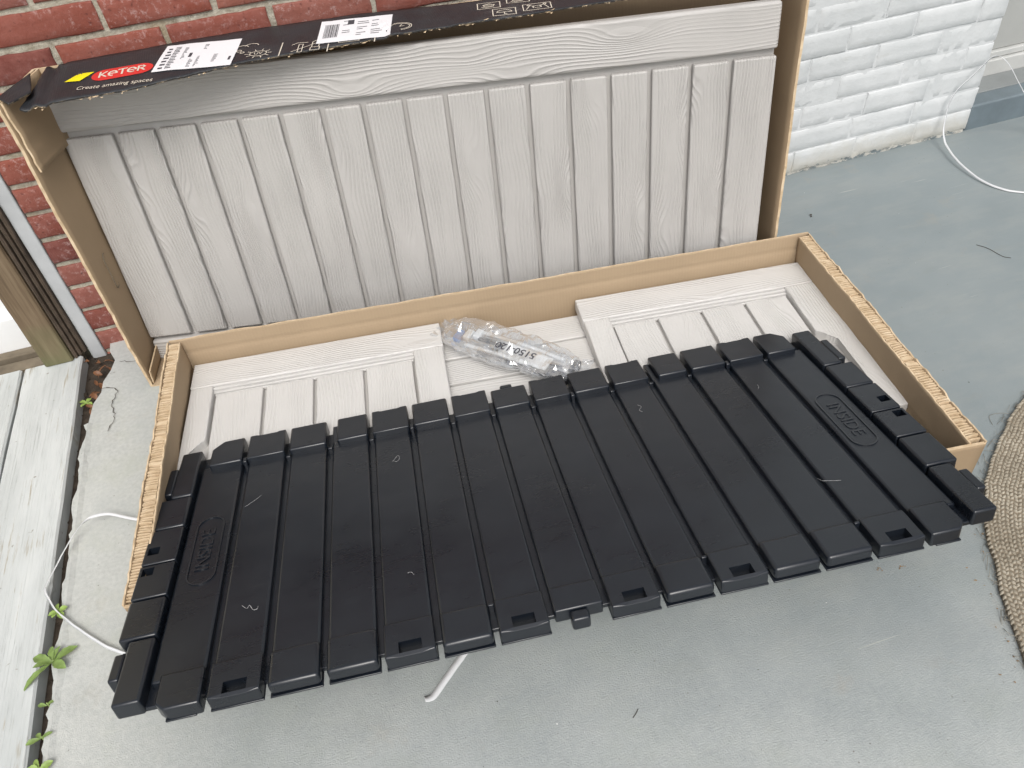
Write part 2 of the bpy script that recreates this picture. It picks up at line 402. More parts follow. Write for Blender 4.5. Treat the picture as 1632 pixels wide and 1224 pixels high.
# cracks in the cement near the wall: thin dark raised-edge fissures as narrow sheets
def crack(name, pts, wd):
    P = spline([Vector((*p, 0)) for p in pts], 7); bm = bmesh.new(); rows = []
    for i, p in enumerate(P):
        j = noise.noise((p.x*90, p.y*90, 1))*.006; k = wd*(.5+abs(noise.noise((p.x*70, p.y*70, 4)))*1.4)
        t = (P[min(i+1, len(P)-1)]-P[max(i-1, 0)]).normalized(); s = Vector((-t.y, t.x, 0))
        rows.append((bm.verts.new(p+s*(j-k)+Vector((0,0,.0038))), bm.verts.new(p+s*(j+k)+Vector((0,0,.0038)))))
    for a, b_ in zip(rows, rows[1:]): bm.faces.new((a[0], b_[0], b_[1], a[1]))
    bmesh.ops.recalc_face_normals(bm, faces=bm.faces)
    return mobj(name, bm, M_SOIL, fl)
crack('crack', [(-.655,1.60),(-.625,1.61),(-.60,1.585),(-.61,1.54),(-.60,1.49),(-.615,1.45)], .0011)
crack('crack', [(-.60,1.70),(-.56,1.685),(-.53,1.70)], .0009)

# ------------------------------------------------------------------ deck
deck = empty('deck'); struct(deck)
def board(x0, x1, y0, y1, seed):
    bm = bmesh.new(); n_ = 60; rows = []
    for i in range(n_+1):
        y = y0+(y1-y0)*i/n_
        e0 = .0025*noise.noise((y*9, seed, 0))+.0012*noise.noise((y*40, seed, 3)); e1 = .0025*noise.noise((y*9, seed, 7))+.0012*noise.noise((y*40, seed, 9))
        pr = [(x0+e0, -.035), (x0+e0, -.004), (x0+.004+e0, 0), (x1-.004+e1, 0), (x1+e1, -.004), (x1+e1, -.035)]
        rows.append([bm.verts.new((a, y, b_)) for a, b_ in pr])
    for a, b_ in zip(rows, rows[1:]):
        for j in range(6): bm.faces.new((a[j], a[(j+1) % 6], b_[(j+1) % 6], b_[j]))
    bm.faces.new(rows[0]); bm.faces.new(rows[-1][::-1])
    bmesh.ops.recalc_face_normals(bm, faces=bm.faces)
    return bm
bx = -.694
for k in range(8):
    ye = 1.765 - (.0 if k else .0)+random.uniform(-.004, .004)
    o = mobj('board', board(bx-.1415, bx, -2.5, ye, k*3.3), M_DECK, deck, Matrix.Translation((0, 0, .004-random.uniform(0, .002))))
    bx -= .1475
mobj('beam', bm_box(-1.9, -.70, 1.79, 1.83, -.09, -.012, .003), M_BEAM, deck)
mobj('joist', bm_box(-.80, -.76, -2.4, 1.78, -.2, -.04, .002), M_BEAM, deck)
# soil and litter lying in the gap
def litter(name, n_, xr, yr, zr, smin, smax, m, seed):
    rnd = random.Random(seed); bm = bmesh.new()
    for i in range(n_):
        c = Vector((rnd.uniform(*xr), rnd.uniform(*yr), rnd.uniform(*zr))); s = rnd.uniform(smin, smax)
        vv = [bm.verts.new(c+Vector((rnd.uniform(-1,1), rnd.uniform(-1,1), rnd.uniform(-.6,.6)))*s) for _ in range(4)]
        for q in ((0,1,2),(0,3,1),(1,3,2),(2,3,0)): bm.faces.new([vv[k] for k in q])
    return mobj(name, bm, m)
s_ = litter('gap_soil', 2200, (-.694,-.664), (.3,1.78), (-.06,-.028), .003, .008, M_SOIL, 4); s_['kind'] = 'stuff'
sb = mobj('gap_bed', bm_box(-.70, -.60, -2.4, 1.8, -.2, -.03), M_SOIL); struct(sb)

# ------------------------------------------------------------------ house wall, red brick
WY = 1.789
def brick_mesh(name, L, seed, rough, jag, H=.0555):
    """brick facing -Y, origin at the centre of its face's rear; worn arrises"""
    D = .03; nb = max(3, int(L/.024)); ar = .0024
    XX = [-L/2]+[-L/2+ar+(L-2*ar)*i/nb for i in range(nb+1)]+[L/2]; ZZ = [-H/2]+[-H/2+ar+(H-2*ar)*j/3 for j in range(4)]+[H/2]
    nx, nz = len(XX)-1, len(ZZ)-1
    bm = bmesh.new(); g = {}
    for i in range(nx+1):
        for j in range(nz+1):
            x = XX[i]; z = ZZ[j]
            ed = i in (0, nx) or j in (0, nz)
            y = -D+rough*.6*noise.noise((x*30, z*30, seed))
            dx = jag*noise.noise((z*60, seed, i)) if i in (0, 1, nx-1, nx) else 0; dz = jag*noise.noise((x*50, seed, 8+(j > 2))) if j in (0, 1, nz-1, nz) else 0
            if ed: y += .0018
            g[i, j] = bm.verts.new((x+dx, y, z+dz))
    for i in range(nx):
        for j in range(nz): bm.faces.new((g[i,j], g[i+1,j], g[i+1,j+1], g[i,j+1])).smooth = 0 < i < nx-1 and 0 < j < nz-1
    loop = [g[i,0] for i in range(nx)]+[g[nx,j] for j in range(nz)]+[g[i,nz] for i in range(nx, 0, -1)]+[g[0,j] for j in range(nz, 0, -1)]
    back = [bm.verts.new((v.co.x, 0, v.co.z)) for v in loop]
    for i in range(len(loop)):
        j = (i+1) % len(loop); bm.faces.new((loop[j], loop[i], back[i], back[j]))
    me = bpy.data.meshes.new(name); bm.to_mesh(me); bm.free(); return me
def brick_wall(root, x0, x1, zfirst, nc, phase, m, rough, jag, face, pitch=.2155, hb=.0555, gap=.006):
    cache = {}
    for k in range(nc):
        zc = zfirst+.0677*(k+.5); ph = phase(k)
        j = math.ceil((x0-ph)/pitch-1e-6); xs = [x0]+[ph+pitch*i for i in range(j, j+40) if x0+.02 < ph+pitch*i < x1-.02]+[x1]
        for a, b_ in zip(xs, xs[1:]):
            a2 = a+(gap if a > x0+1e-6 else 0); b2 = b_-(gap if b_ < x1-1e-6 else 0)
            L = round(b2-a2, 3)
            if L < .015: continue
            key = (L, random.randint(0, 3))
            if key not in cache:
                cache[key] = brick_mesh('brick', L, random.uniform(0, 50), rough, jag, hb); cache[key].materials.append(m)
            o = bpy.data.objects.new('brick', cache[key]); link(o, root)
            o.location = ((a2+b2)/2+random.uniform(-.001,.001), face+.03+random.uniform(-.0015,.0015), zc+random.uniform(-.0012,.0012))
            o.rotation_euler = (0, random.uniform(-.004,.004), random.uniform(-.004,.004))
XS = 1.02     # where the red wall gives way to the painted one, behind the carton
rw = tag(empty('brick_wall'), 'red brick wall with sandy mortar behind the leaning carton', 'wall')
brick_wall(rw, -.648, XS-.012, .0474-.0677*2, 17, lambda k: -.222 if k % 2 else -.326, M_BRICK, .004, .0022, WY)
def mortar_sheet(x0, x1, z0, z1, y, m, parent, amp):
    bm = bmesh.new(); nx = int((x1-x0)/.016); nz = int((z1-z0)/.016); g = {}
    for i in range(nx+1):
        for j in range(nz+1):
            x = x0+(x1-x0)*i/nx; z = z0+(z1-z0)*j/nz
            g[i, j] = bm.verts.new((x, y+amp*noise.noise((x*45, z*45, 2))+amp*.6*noise.noise((x*120, z*120, 5)), z))
    for i in range(nx):
        for j in range(nz): bm.faces.new((g[i,j], g[i+1,j], g[i+1,j+1], g[i,j+1])).smooth = True
    return mobj('mortar', bm, m, parent)
mortar_sheet(-.648, XS-.012, -.08, 1.062, WY+.0052, M_MORTAR, rw, .0022)
sg = tag(empty('assumed_siding'), 'assumed pale grey lap siding above the red brick, out of view', 'siding')  # unseen wall; siding guessed, added so the black panel reflects neutral grey
mobj('ledge', bm_box(-.648, XS-.012, WY-.012, WY+.06, 1.0625, 1.092, .004), M_TRIM, sg)
for k in range(16):
    z0 = 1.093+.12*k; bm = bm_prism([(0,0), (.006,0), (.020,-.122), (0,-.122)][::-1], -.648, XS-.012)
    for v in bm.verts: v.co = (v.co.z, WY+.03-v.co.x, z0+.122+v.co.y)
    bmesh.ops.recalc_face_normals(bm, faces=bm.faces); mobj('board', bm, M_TRIM, sg)

ww = tag(empty('painted_brick_wall'), 'white painted brick wall with peeling foot beside the porch step', 'wall')
brick_wall(ww, XS, 1.962, .0069, 20, lambda k: 1.527 if k == 1 else (1.452 if k % 2 else 1.557), M_WBRICK, .0026, .0022, WY, .2095, .0638, .0018)
mortar_sheet(XS, 1.956, -.02, 1.36, WY+.0014, M_WBRICK, ww, .0012)
mobj('upper_brickwork', bm_box(XS, 1.962, WY+.002, WY+.10, 1.3615, 3.0), M_WBRICK, ww)
mobj('wall_return', bm_box(1.90, 1.9605, WY+.031, 2.3, -.02, 3.0, .002), M_WBRICK, ww)

# trim, post and what stands left of the brick
tb = mobj('trim_board', bm_box(-.684, -.6495, 1.786, 1.83, -.10, 3.0, .003), M_TRIM); tag(tb, 'pale grey trim board running up between brick wall and wooden post', 'trim board')
pr = tag(empty('wooden_post'), 'weathered brown wooden post with algae at its foot by the deck', 'post')
def post_bm(x0, x1, y0, y1, z0, z1, seed):
    bm = bmesh.new(); n_ = 40; rows = []
    for i in range(n_+1):
        z = z0+(z1-z0)*i/n_; e = lambda s: .0016*noise.noise((z*8, s, seed))+.0007*noise.noise((z*40, s, seed))
        pr_ = [(x0+e(1), y0+.004), (x0+.004, y0+e(2)), (x1-.004, y0+e(3)), (x1+e(4), y0+.004), (x1+e(4), y1), (x0, y1)]
        rows.append([bm.verts.new((a, b_, z)) for a, b_ in pr_])
    for a, b_ in zip(rows, rows[1:]):
        for j in range(6): bm.faces.new((a[j], a[(j+1) % 6], b_[(j+1) % 6], b_[j]))
    bm.faces.new(rows[0][::-1]); bm.faces.new(rows[-1]); bmesh.ops.recalc_face_normals(bm, faces=bm.faces); return bm
mobj('shaft', post_bm(-.782, -.7135, 1.748, 1.80, .006, 1.2, 2), M_WOOD, pr)
M_GROOVE = paint('grooved_dark_wood', (.10,.075,.055), .85, .35, 20, .4, 60)
for i, (xx, y0) in enumerate([(-.713,1.754),(-.7035,1.763),(-.694,1.772)]):   # grooved batten on its right side
    mobj('batten', post_bm(xx+.0005, xx+.0091, y0, 1.80, .006, 1.2, 5+i), M_GROOVE, pr)
sw = mobj('stucco_wall', bm_box(-3.2, -.79, 1.93, 2.0, -.3, 2.4), M_CREAM); tag(sw, 'cream stucco house wall at the far left behind wooden post', 'wall')
wv = tag(empty('white_base_trim'), 'white moulded base trim left of the wooden post', 'trim')
mobj('base_board', bm_box(-3.2, -.792, 1.895, 1.93, -.08, .16, .004), M_WHITE, wv)
mobj('bead', bm_box(-3.2, -.793, 1.875, 1.895, -.08, .09, .006), M_WHITE, wv)
mobj('skirt', bm_box(-3.2, -.794, 1.845, 1.875, -.08, -.005, .004), M_BEAM, wv)

# step and door at the right
st = tag(empty('porch_step'), 'low blue grey painted step in the corner by the white wall', 'step')
mobj('riser', bm_box(1.964, 4.2, 1.793, 1.86, -.01, .081, .006), M_STEP, st)
mobj('tread', bm_box(1.9645, 4.2, 1.8605, 1.95, -.01, .0805, .002), paint('step_tread_paint', (.22,.235,.235), .55, .1, 9, .2), st)
dr = tag(empty('house_door'), 'grey door bottom with white sill above the step', 'door')
mobj('sill', bm_box(1.964, 4.2, 1.9505, 2.05, .02, .128, .004), M_SILL, dr)
mobj('bead', bm_box(1.964, 4.2, 1.962, 2.05, .1285, .150, .004), M_SILL, dr)
mobj('leaf', bm_box(1.964, 4.2, 1.975, 2.03, .1505, 2.3, .003), M_DOOR, dr)
hw = mobj('house_wall', bm_box(1.965, 6, 2.06, 2.16, -.05, 3.0), M_DOOR); tag(hw, 'plain grey house wall above the door at the right', 'wall')

# ------------------------------------------------------------------ cardboard sheets
def sheet(P00, P10, P11, P01, thick, nu=40, nv=12, amp=.002, seed=0, crease=(), edge=0.0, freq=5.0):
    """bilinear board with thickness; material 0 = side towards (u x v), 1 = other side, 2 = cut edge"""
    P00, P10, P11, P01 = map(Vector, (P00, P10, P11, P01)); bm = bmesh.new(); F = {}; B = {}
    nr = (P10-P00).cross(P01-P00).normalized()
    for i in range(nu+1):
        for j in range(nv+1):
            u, v = i/nu, j/nv
            p = P00*(1-u)*(1-v)+P10*u*(1-v)+P11*u*v+P01*(1-u)*v
            k = amp*noise.noise((u*freq, v*1.4, seed))+amp*.16*noise.noise((u*freq*5, v*3, seed+4))
            for cv, dep, wd in crease: k -= dep*math.exp(-((v-cv)/wd)**2)
            if j == nv and edge: p = p+(P01-P00).normalized()*edge*(noise.noise((u*freq*5, 1, seed))+.6*noise.noise((u*freq*22, 1, seed)))
            F[i, j] = bm.verts.new(p+nr*(k+thick/2)); B[i, j] = bm.verts.new(p+nr*(k-thick/2))
    for i in range(nu):
        for j in range(nv):
            f = bm.faces.new((F[i,j], F[i+1,j], F[i+1,j+1], F[i,j+1])); f.smooth = True
            f = bm.faces.new((B[i,j+1], B[i+1,j+1], B[i+1,j], B[i,j])); f.smooth = True; f.material_index = 1
    for i in range(nu):
        for j, o in ((0, 1), (nv, 0)):
            q = (F[i,j], B[i,j], B[i+1,j], F[i+1,j]); f = bm.faces.new(q if o else q[::-1]); f.material_index = 2
    for j in range(nv):
        for i, o in ((0, 0), (nu, 1)):
            q = (F[i,j], B[i,j], B[i,j+1], F[i,j+1]); f = bm.faces.new(q if o else q[::-1]); f.material_index = 2
    return bm
def multi(name, bm, mats, parent):
    o = mobj(name, bm, None, parent)
    for m in mats: o.data.materials.append(m)
    return o

# ------------------------------------------------------------------ leaning half of the carton
uc = tag(empty('open_carton'), 'upright open carton half leaning on brick wall with black printed top', 'carton')
rbL, bbL, bbR, rbR = (-.520,1.572,.001), (-.497,1.728,.001), (1.020,1.560,.001), (1.006,1.336,.001)
rtL, btL, btR, rtR = (-.530,1.622,.688), (-.484,1.777,.688), (1.032,1.620,.688), (1.022,1.405,.688)
multi('back_wall', sheet(bbL, bbR, btR, btL, .005, 50, 16, .003, 1), (M_KX, M_BLKB, M_CUT), uc)
multi('left_wall', sheet(bbL, btL, rtL, rbL, .006, 46, 10, .003, 2, edge=.0035, crease=((.42,.0016,.03),)), (M_KP, M_BLKB, M_CUT), uc)
multi('right_wall', sheet(bbR, btR, rtR, rbR, .006, 46, 10, .003, 3, edge=.002), (M_BLKB, M_KP, M_CUT), uc)
multi('bottom_wall', sheet(bbL, bbR, rbR, rbL, .005, 46, 6, .0008, 4, edge=.002), (M_BLKB, M_KX, M_CUT), uc)
# loose corner flap folded down inside the left wall
def lerp(a, b, t): return Vector(a)*(1-t)+Vector(b)*t
inx = Vector((.009, 0, 0))
multi('corner_flap', sheet(lerp(bbL,btL,.79)+inx*2, lerp(btL,btL,1)+inx, lerp(rtL,rtL,1)+inx*.8, lerp(rbL,rtL,.80)+inx*1.4, .004, 14, 10, .003, 8, edge=.003), (M_KP, M_KP, M_CUT), uc)
multi('bottom_flap', sheet(lerp(bbL,rbL,.15)+Vector((.008,0,.004)), lerp(bbL,rbL,.15)+Vector((.012,0,.045)), lerp(bbL,rbL,.96)+Vector((.010,0,.040)), lerp(bbL,rbL,.96)+Vector((.006,0,.004)), .003, 8, 8, .0012, 9, edge=.001), (M_KP, M_KP, M_CUT), uc)
def hand_hole(c, au, av, nrm):
    c, au, av, nrm = Vector(c), Vector(au), Vector(av), Vector(nrm); pts = []
    for k in range(33):
        a = k/32*2*math.pi; sx = math.cos(a); sy = math.sin(a)
        pts.append(c+au*(sx*.6+math.copysign(.4, sx)*min(1, abs(sx)*3))+av*math.copysign(min(1, abs(sy)*1.3), sy)+nrm*.0005)
    return tube(pts, .0011, 5)
mobj('hand_hole', hand_hole(lerp(lerp(bbL,btL,.40), lerp(rbL,rtL,.40), .52)+Vector((.0045,0,0)), (0,.004,.042), (0,-.014,0), (1,0,0)), M_BEAM, uc)
mobj('hand_hole', hand_hole(lerp(lerp(bbR,btR,.50), lerp(rbR,rtR,.50), .30)+Vector((-.0045,0,0)), (0,.004,.042), (0,-.014,0), (-1,0,0)), M_KP, uc)
# black printed top wall: edges bent and torn, lying level over the lid
ZS = .692
BK = [(-.56,1.772),(-.46,1.768),(-.237,1.762),(-.079,1.760),(.19,1.719),(.45,1.660),(1.05,1.560)]
FR = [(-.56,1.575),(-.47,1.580),(-.38,1.572),(-.296,1.564),(-.18,1.577),(-.065,1.588),(.08,1.580),(.226,1.566),(.42,1.537),(.622,1.506),(1.05,1.452)]
def pl(P, x):
    for (a, b_), (c, d) in zip(P, P[1:]):
        if a <= x <= c: return b_+(d-b_)*(x-a)/(c-a)
    return P[-1][1]
def strip_z(x, y):
    t = (pl(BK, x)-y)/(pl(BK, x)-pl(FR, x))
    z = ZS+.0022*noise.noise((x*7, y*9, 3))+.0008*noise.noise((x*30, y*20, 5))
    z += .010*max(0, x-.1)*t
    if x < -.415: z += (.0035*math.sin(x*260+y*18)-.004)*min(1, (-.415-x)/.02)
    return z-.004*t*t*(1 if x < .2 else .3)
bm = bmesh.new(); F = {}; B = {}; nu, nv = 260, 14
for i in range(nu+1):
    x = -.463+(1.04+.463)*i/nu
    for j in range(nv+1):
        t = j/nv; xx = x-.022*t*max(0, 1-i/14)
        yb, yf = pl(BK, x), pl(FR, x)+.0030*noise.noise((x*40, 7, 0))+.0022*noise.noise((x*140, 3, 0))
        y = yb+(yf-yb)*t
        if i == 0: xx += .006*noise.noise((t*14, 2, 0))+.004*noise.noise((t*40, 2, 0))
        z = strip_z(x, y); F[i, j] = bm.verts.new((xx, y, z)); B[i, j] = bm.verts.new((xx, y, z-.0024))
for i in range(nu):
    for j in range(nv):
        bm.faces.new((F[i,j+1], F[i+1,j+1], F[i+1,j], F[i,j])).smooth = True
        f = bm.faces.new((B[i,j], B[i+1,j], B[i+1,j+1], B[i,j+1])); f.material_index = 1
    for j in (0, nv): f = bm.faces.new((F[i,j], F[i+1,j], B[i+1,j], B[i,j])); f.material_index = 2
for j in range(nv):
    for i in (0, nu): f = bm.faces.new((F[i,j], B[i,j], B[i,j+1], F[i,j+1])); f.material_index = 2
bmesh.ops.recalc_face_normals(bm, faces=bm.faces)
top = multi('printed_top', bm, (M_BLKB, M_KX, M_WORN), uc)
# frayed paper along the torn front edge
bm = bmesh.new(); rnd = random.Random(11)
for k in range(70):
    x = rnd.uniform(-.47, .75); y = pl(FR, x)+rnd.uniform(-.0035, .003); z = strip_z(x, y)-rnd.uniform(0, .004); L = rnd.choice([.002, .003, .004, .008])
    a = rnd.uniform(-.7, .7); q = [Vector((x, y, z)), Vector((x+L*math.cos(a)*2, y+L*math.sin(a), z+rnd.uniform(-.001,.002))), Vector((x+L*.8, y-rnd.uniform(.001,.003), z-.001)), Vector((x+L*.5, y, z-.0015))]
    vv = [bm.verts.new(p) for p in q]
    for f in ((0,1,2),(0,3,1),(1,3,2),(2,3,0)): bm.faces.new([vv[i] for i in f])
tag(mobj('torn_fibre', bm, M_CUT, uc), kind='stuff')
multi('end_flap', sheet(at(-4,157,.698), at(14,167,.697), at(50,148,.694), at(48,117,.694), .0025, 8, 16, .002, 12), (M_BLKB, M_BLKB, M_WORN), uc)

# printing and stickers on the top wall
M_INK, _t, _b = mat('cream_print', (.66,.60,.50), .6)
M_RED, _t, _b = mat('red_print', (.62,.035,.03), .5)
M_STICK, _t, _b = mat('sticker_paper', (.80,.80,.82), .5)
M_STKY, _t, _b = mat('yellow_sticker', (.85,.72,.01), .5)
M_TXT, _t, _b = mat('label_ink', (.06,.06,.07), .6)
def text_mesh(body, size, extrude=0.0, spacing=1.0, align='CENTER', offset=0.0):
    cu = bpy.data.curves.new('text', 'FONT'); cu.body = body; cu.size = size; cu.extrude = extrude; cu.align_x = align; cu.align_y = 'CENTER'
    cu.space_character = spacing; cu.resolution_u = 3; cu.offset = offset
    o = bpy.data.objects.new('text', cu); col.objects.link(o)
    dg = bpy.context.evaluated_depsgraph_get(); me = bpy.data.meshes.new_from_object(o.evaluated_get(dg))
    bpy.data.objects.remove(o); bpy.data.curves.remove(cu); return me
def decal(name, me, m, c, ang, lift, parent=top, sx=1, sy=1, shear=0.0):
    """lay a flat mesh on the printed top wall (c = world x, y)"""
    ca, sa = math.cos(ang), math.sin(ang)
    for v in me.vertices:
        x, y = v.co.x*sx+v.co.y*shear, v.co.y*sy
        X, Y = c[0]+ca*x-sa*y, c[1]+sa*x+ca*y
        v.co = (X, Y, strip_z(X, Y)+.0005+lift+v.co.z)
    me.update(); return mobj(name, me, m, parent)
def poly(pts): return mesh('flat', [(x, y, 0) for x, y in pts], [tuple(range(len(pts)))])
def gridrect(w_, h_, nx=14, ny=5):
    vv = [(-w_/2+w_*i/nx, -h_/2+h_*j/ny, 0) for j in range(ny+1) for i in range(nx+1)]
    return mesh('flat', vv, [(j*(nx+1)+i, j*(nx+1)+i+1, (j+1)*(nx+1)+i+1, (j+1)*(nx+1)+i) for j in range(ny) for i in range(nx)])
def pill(w_, h_, n_=12, grow=0):
    w_, h_ = w_+grow, h_+grow; r = h_/2; pts = []
    for s, a0 in ((1, -90), (-1, 90)):
        for k in range(n_+1):
            a = R(a0+180*k/n_); pts.append((s*(w_/2-r)+r*math.cos(a), r*math.sin(a)))
    return pts
def strokes(lines, wd):
    """flat line drawing: polylines to thin quads"""
    vv, ff = [], []
    for L in lines:
        for (x0, y0), (x1, y1) in zip(L, L[1:]):
            d = math.hypot(x1-x0, y1-y0) or 1; tx, ty = (x1-x0)/d*wd/2, (y1-y0)/d*wd/2; b_ = len(vv)
            vv += [(x0-tx+ty, y0-ty-tx, 0), (x1+tx+ty, y1+ty-tx, 0), (x1+tx-ty, y1+ty+tx, 0), (x0-tx-ty, y0-ty+tx, 0)]; ff.append((b_, b_+1, b_+2, b_+3))
    return mesh('strokes', vv, ff)
def circ(x, y, r, n_=14, a0=0, a1=360, ry=None): return [(x+r*math.cos(R(a0+(a1-a0)*k/n_)), y+(ry or r)*math.sin(R(a0+(a1-a0)*k/n_))) for k in range(n_+1)]
def P2(px, py): p = at(px, py, ZS); return (p.x, p.y)
def ang2(a, b_): p, q = P2(*a), P2(*b_); return math.atan2(q[1]-p[1], q[0]-p[0]), math.hypot(q[0]-p[0], q[1]-p[1])
ang, ln = ang2((148,121), (242,106))
lg = decal('logo', poly(pill(ln+.006, .050)), M_RED, P2(195,113.5), ang, .0004)
# logo lettering, rounded caps drawn as strokes
lw = .0036; K = []
def glyph(g, x):
    h, w_ = .022, .016
    if g == 'K': L = [[(0,0),(0,h)], [(w_,h),(.003,h*.5),(w_,0)]]
    if g == 'E': L = [circ(w_*.5, h*.45, h*.46, 12, 0, 300, h*.45), [(w_*.02,h*.45),(w_*1.1,h*.45)]]
    if g == 'T': L = [[(-.002,h),(w_+.002,h)], [(w_/2,h),(w_/2,0)]]
    if g == 'R': L = [[(0,0),(0,h),(w_*.7,h),(w_,h*.78),(w_*.7,h*.5),(0,h*.5)], [(w_*.4,h*.5),(w_,0)]]
    return [[(a+x, b_-h/2) for a, b_ in l] for l in L]
for i, g in enumerate('KETER'): K += [[(a*.74, b_*1.0) for a, b_ in l] for l in glyph(g, (i-2)*.0245-.008)]
decal('logo_lettering', strokes(K, lw), M_INK, P2(195,113), ang, .0009, lg)
ang, ln = ang2((122,139), (243,124))
tm = text_mesh('Create amazing spaces', .022); wdt = max(v.co.x for v in tm.vertices)-min(v.co.x for v in tm.vertices)
decal('slogan', tm, M_INK, P2(182,132.5), ang, .0008, top, ln/wdt, 1.0)
decal('yellow_sticker', poly([(-.022,-.017),(.006,-.017),(.026,.017),(-.004,.017)]), M_STKY, P2(125,122.5), ang+.02, .0008)
tm = text_mesh('A', .016); decal('sticker_print', tm, M_TXT, P2(127,117.5), ang+.3, .0013)
rnd = random.Random(5)
def sticker(quad, codes, seed):
    pc = [Vector((*P2(*q), 0)) for q in quad]; c = sum(pc, Vector())/4
    ex = ((pc[1]-pc[0])+(pc[2]-pc[3]))/2; ey = ((pc[0]-pc[3])+(pc[1]-pc[2]))/2; w_, h_ = ex.length, ey.length; a = math.atan2(ex.y, ex.x)
    s = decal('label_sticker', gridrect(w_, h_), M_STICK, c, a, .0009)
    rr = random.Random(seed); vv, ff = [], []
    def q(x0, y0, x1, y1):
        b_ = len(vv); vv.extend([(x0,y0,0),(x1,y0,0),(x1,y1,0),(x0,y1,0)]); ff.append((b_, b_+1, b_+2, b_+3))
    codes(q, w_, h_, rr)
    decal('label_print', mesh('print', vv, ff), M_TXT, c, a, .0013, s)['kind'] = 'stuff'
def codes_a(q, w_, h_, rr):          # printed sideways: blocks of writing in columns, small boxes
    for cx, n_, hh in ((-.40,7,.10), (-.31,14,.10)):
        for k in range(n_):
            y = h_*(-.42+.84*k/n_); q(w_*cx-h_*hh/2, y, w_*cx+h_*hh/2*rr.uniform(.2,1), y+h_*.84/n_*.45)
    for cx, y0, y1 in ((-.19,-.1,.35), (-.06,-.42,-.12), (.03,-.42,-.02), (.24,-.30,0), (.06,.22,.42)):
        n_ = int((y1-y0)*24)
        for k in range(n_): q(w_*(cx-.025), h_*(y0+(y1-y0)*k/n_), w_*(cx+rr.uniform(-.01,.03)), h_*(y0+(y1-y0)*(k+.4)/n_))
    q(-.12*w_, -.06*h_, -.08*w_, .10*h_); q(.43*w_, -.30*h_, .46*w_, -.16*h_)
def codes_b(q, w_, h_, rr):
    x = -.43
    while x < -.24: d = rr.choice([.005,.008,.014]); q(w_*x, -h_*.30, w_*(x+d), h_*.30); x += d+rr.choice([.006,.009])
    for k in range(9):
        for c0 in (-.18, .02, .22):
            if rr.random() < .6: y = h_*(.38-.085*k); q(w_*c0, y, w_*(c0+rr.uniform(.05,.17)), y+h_*.022)
    q(-.12*w_, .22*h_, -.03*w_, .42*h_)
sticker([(261,75),(381,64),(372,100),(248,115)], codes_a, 3)
sticker([(510,36),(625,25),(623,55),(507,69)], codes_b, 4)
# pictograms
S = .0016
ang, _l = ang2((395,88), (470,80))
def icon(lines, c, wd=S, a=None): return decal('pictogram', strokes(lines, wd), M_INK, P2(*c), ang if a is None else a, .0007)
ray = [[(.019*math.cos(R(a)), .013*math.sin(R(a))), (.026*math.cos(R(a)), .019*math.sin(R(a)))] for a in range(0, 360, 36)]
icon([circ(0,0,.0165,18,0,360,.0105)]+ray, (411,84))
decal('pictogram_print', text_mesh('UV', .013), M_INK, P2(411,84), ang, .0009)
icon([circ(-.022,.012,.012,8,20,190), circ(-.004,.016,.014,8,20,160), circ(-.026,-.002,.005,8), circ(-.018,-.012,.004,8)], (402,78))
icon([[(0,-.030),(0,.030)]], (447,77), .0022); icon([[(0,-.020),(0,.012)]], (522,72), .0022); icon([[(0,-.012),(0,.006)]], (597,60), .0022)
icon([[(-.03,-.02),(.03,.022)], [(-.018,-.024),(-.018,.012),(-.010,.012),(-.010,-.024),(-.018,-.024)], [(-.032,.012),(-.022,.020),(-.002,.020)], [(.006,-.020),(.006,-.006),(.024,-.006),(.024,-.020),(.006,-.020)], [(.008,-.004),(.008,.02),(.014,.026),(.022,.02),(.022,-.004)]], (490,72))
icon([circ(0,0,.02,16,-80,170,.016), circ(0,0,.024,16,-80,120,.020), [(0,0),(.004,.011)], [(0,0),(.009,.002)]], (637,43))
icon([[(-.02,-.008),(.02,-.008),(.02,.004)], [(-.02,-.008),(-.02,.004)]], (556,62), .0014)
for (c, kind) in (((779,11),0), ((825,1),0), ((804,21),1), ((856,13),2)):
    wdt = .046 if kind < 2 else .056
    bx_ = [[(-wdt/2,-.018),(wdt/2,-.018),(wdt/2,.018),(-wdt/2,.018),(-wdt/2,-.018)]]
    if kind == 0: bx_ += [circ(0,0,.011,10,0,360,.007), [(-.014,-.008),(-.004,-.012),(.010,-.008)], [(-.012,.004),(.0,.010),(.012,.002)], [(-.006,0),(.006,0)]]
    if kind == 1: bx_ += [circ(0,-.002,.015,10,0,180,.011), [(-.015,-.002),(.015,-.002)], [(0,-.002),(0,-.012),(.005,-.012)]]
    if kind == 2: bx_ += [[(-.022,-.012),(-.014,.010),(-.006,.004)], [(.022,-.012),(.014,.010),(.006,.004)], [(-.008,-.006),(.008,-.006),(.008,.006),(-.008,.006),(-.008,-.006)], circ(-.016,.012,.003,8), circ(.016,.012,.003,8)]
    icon(bx_, c, .0019)

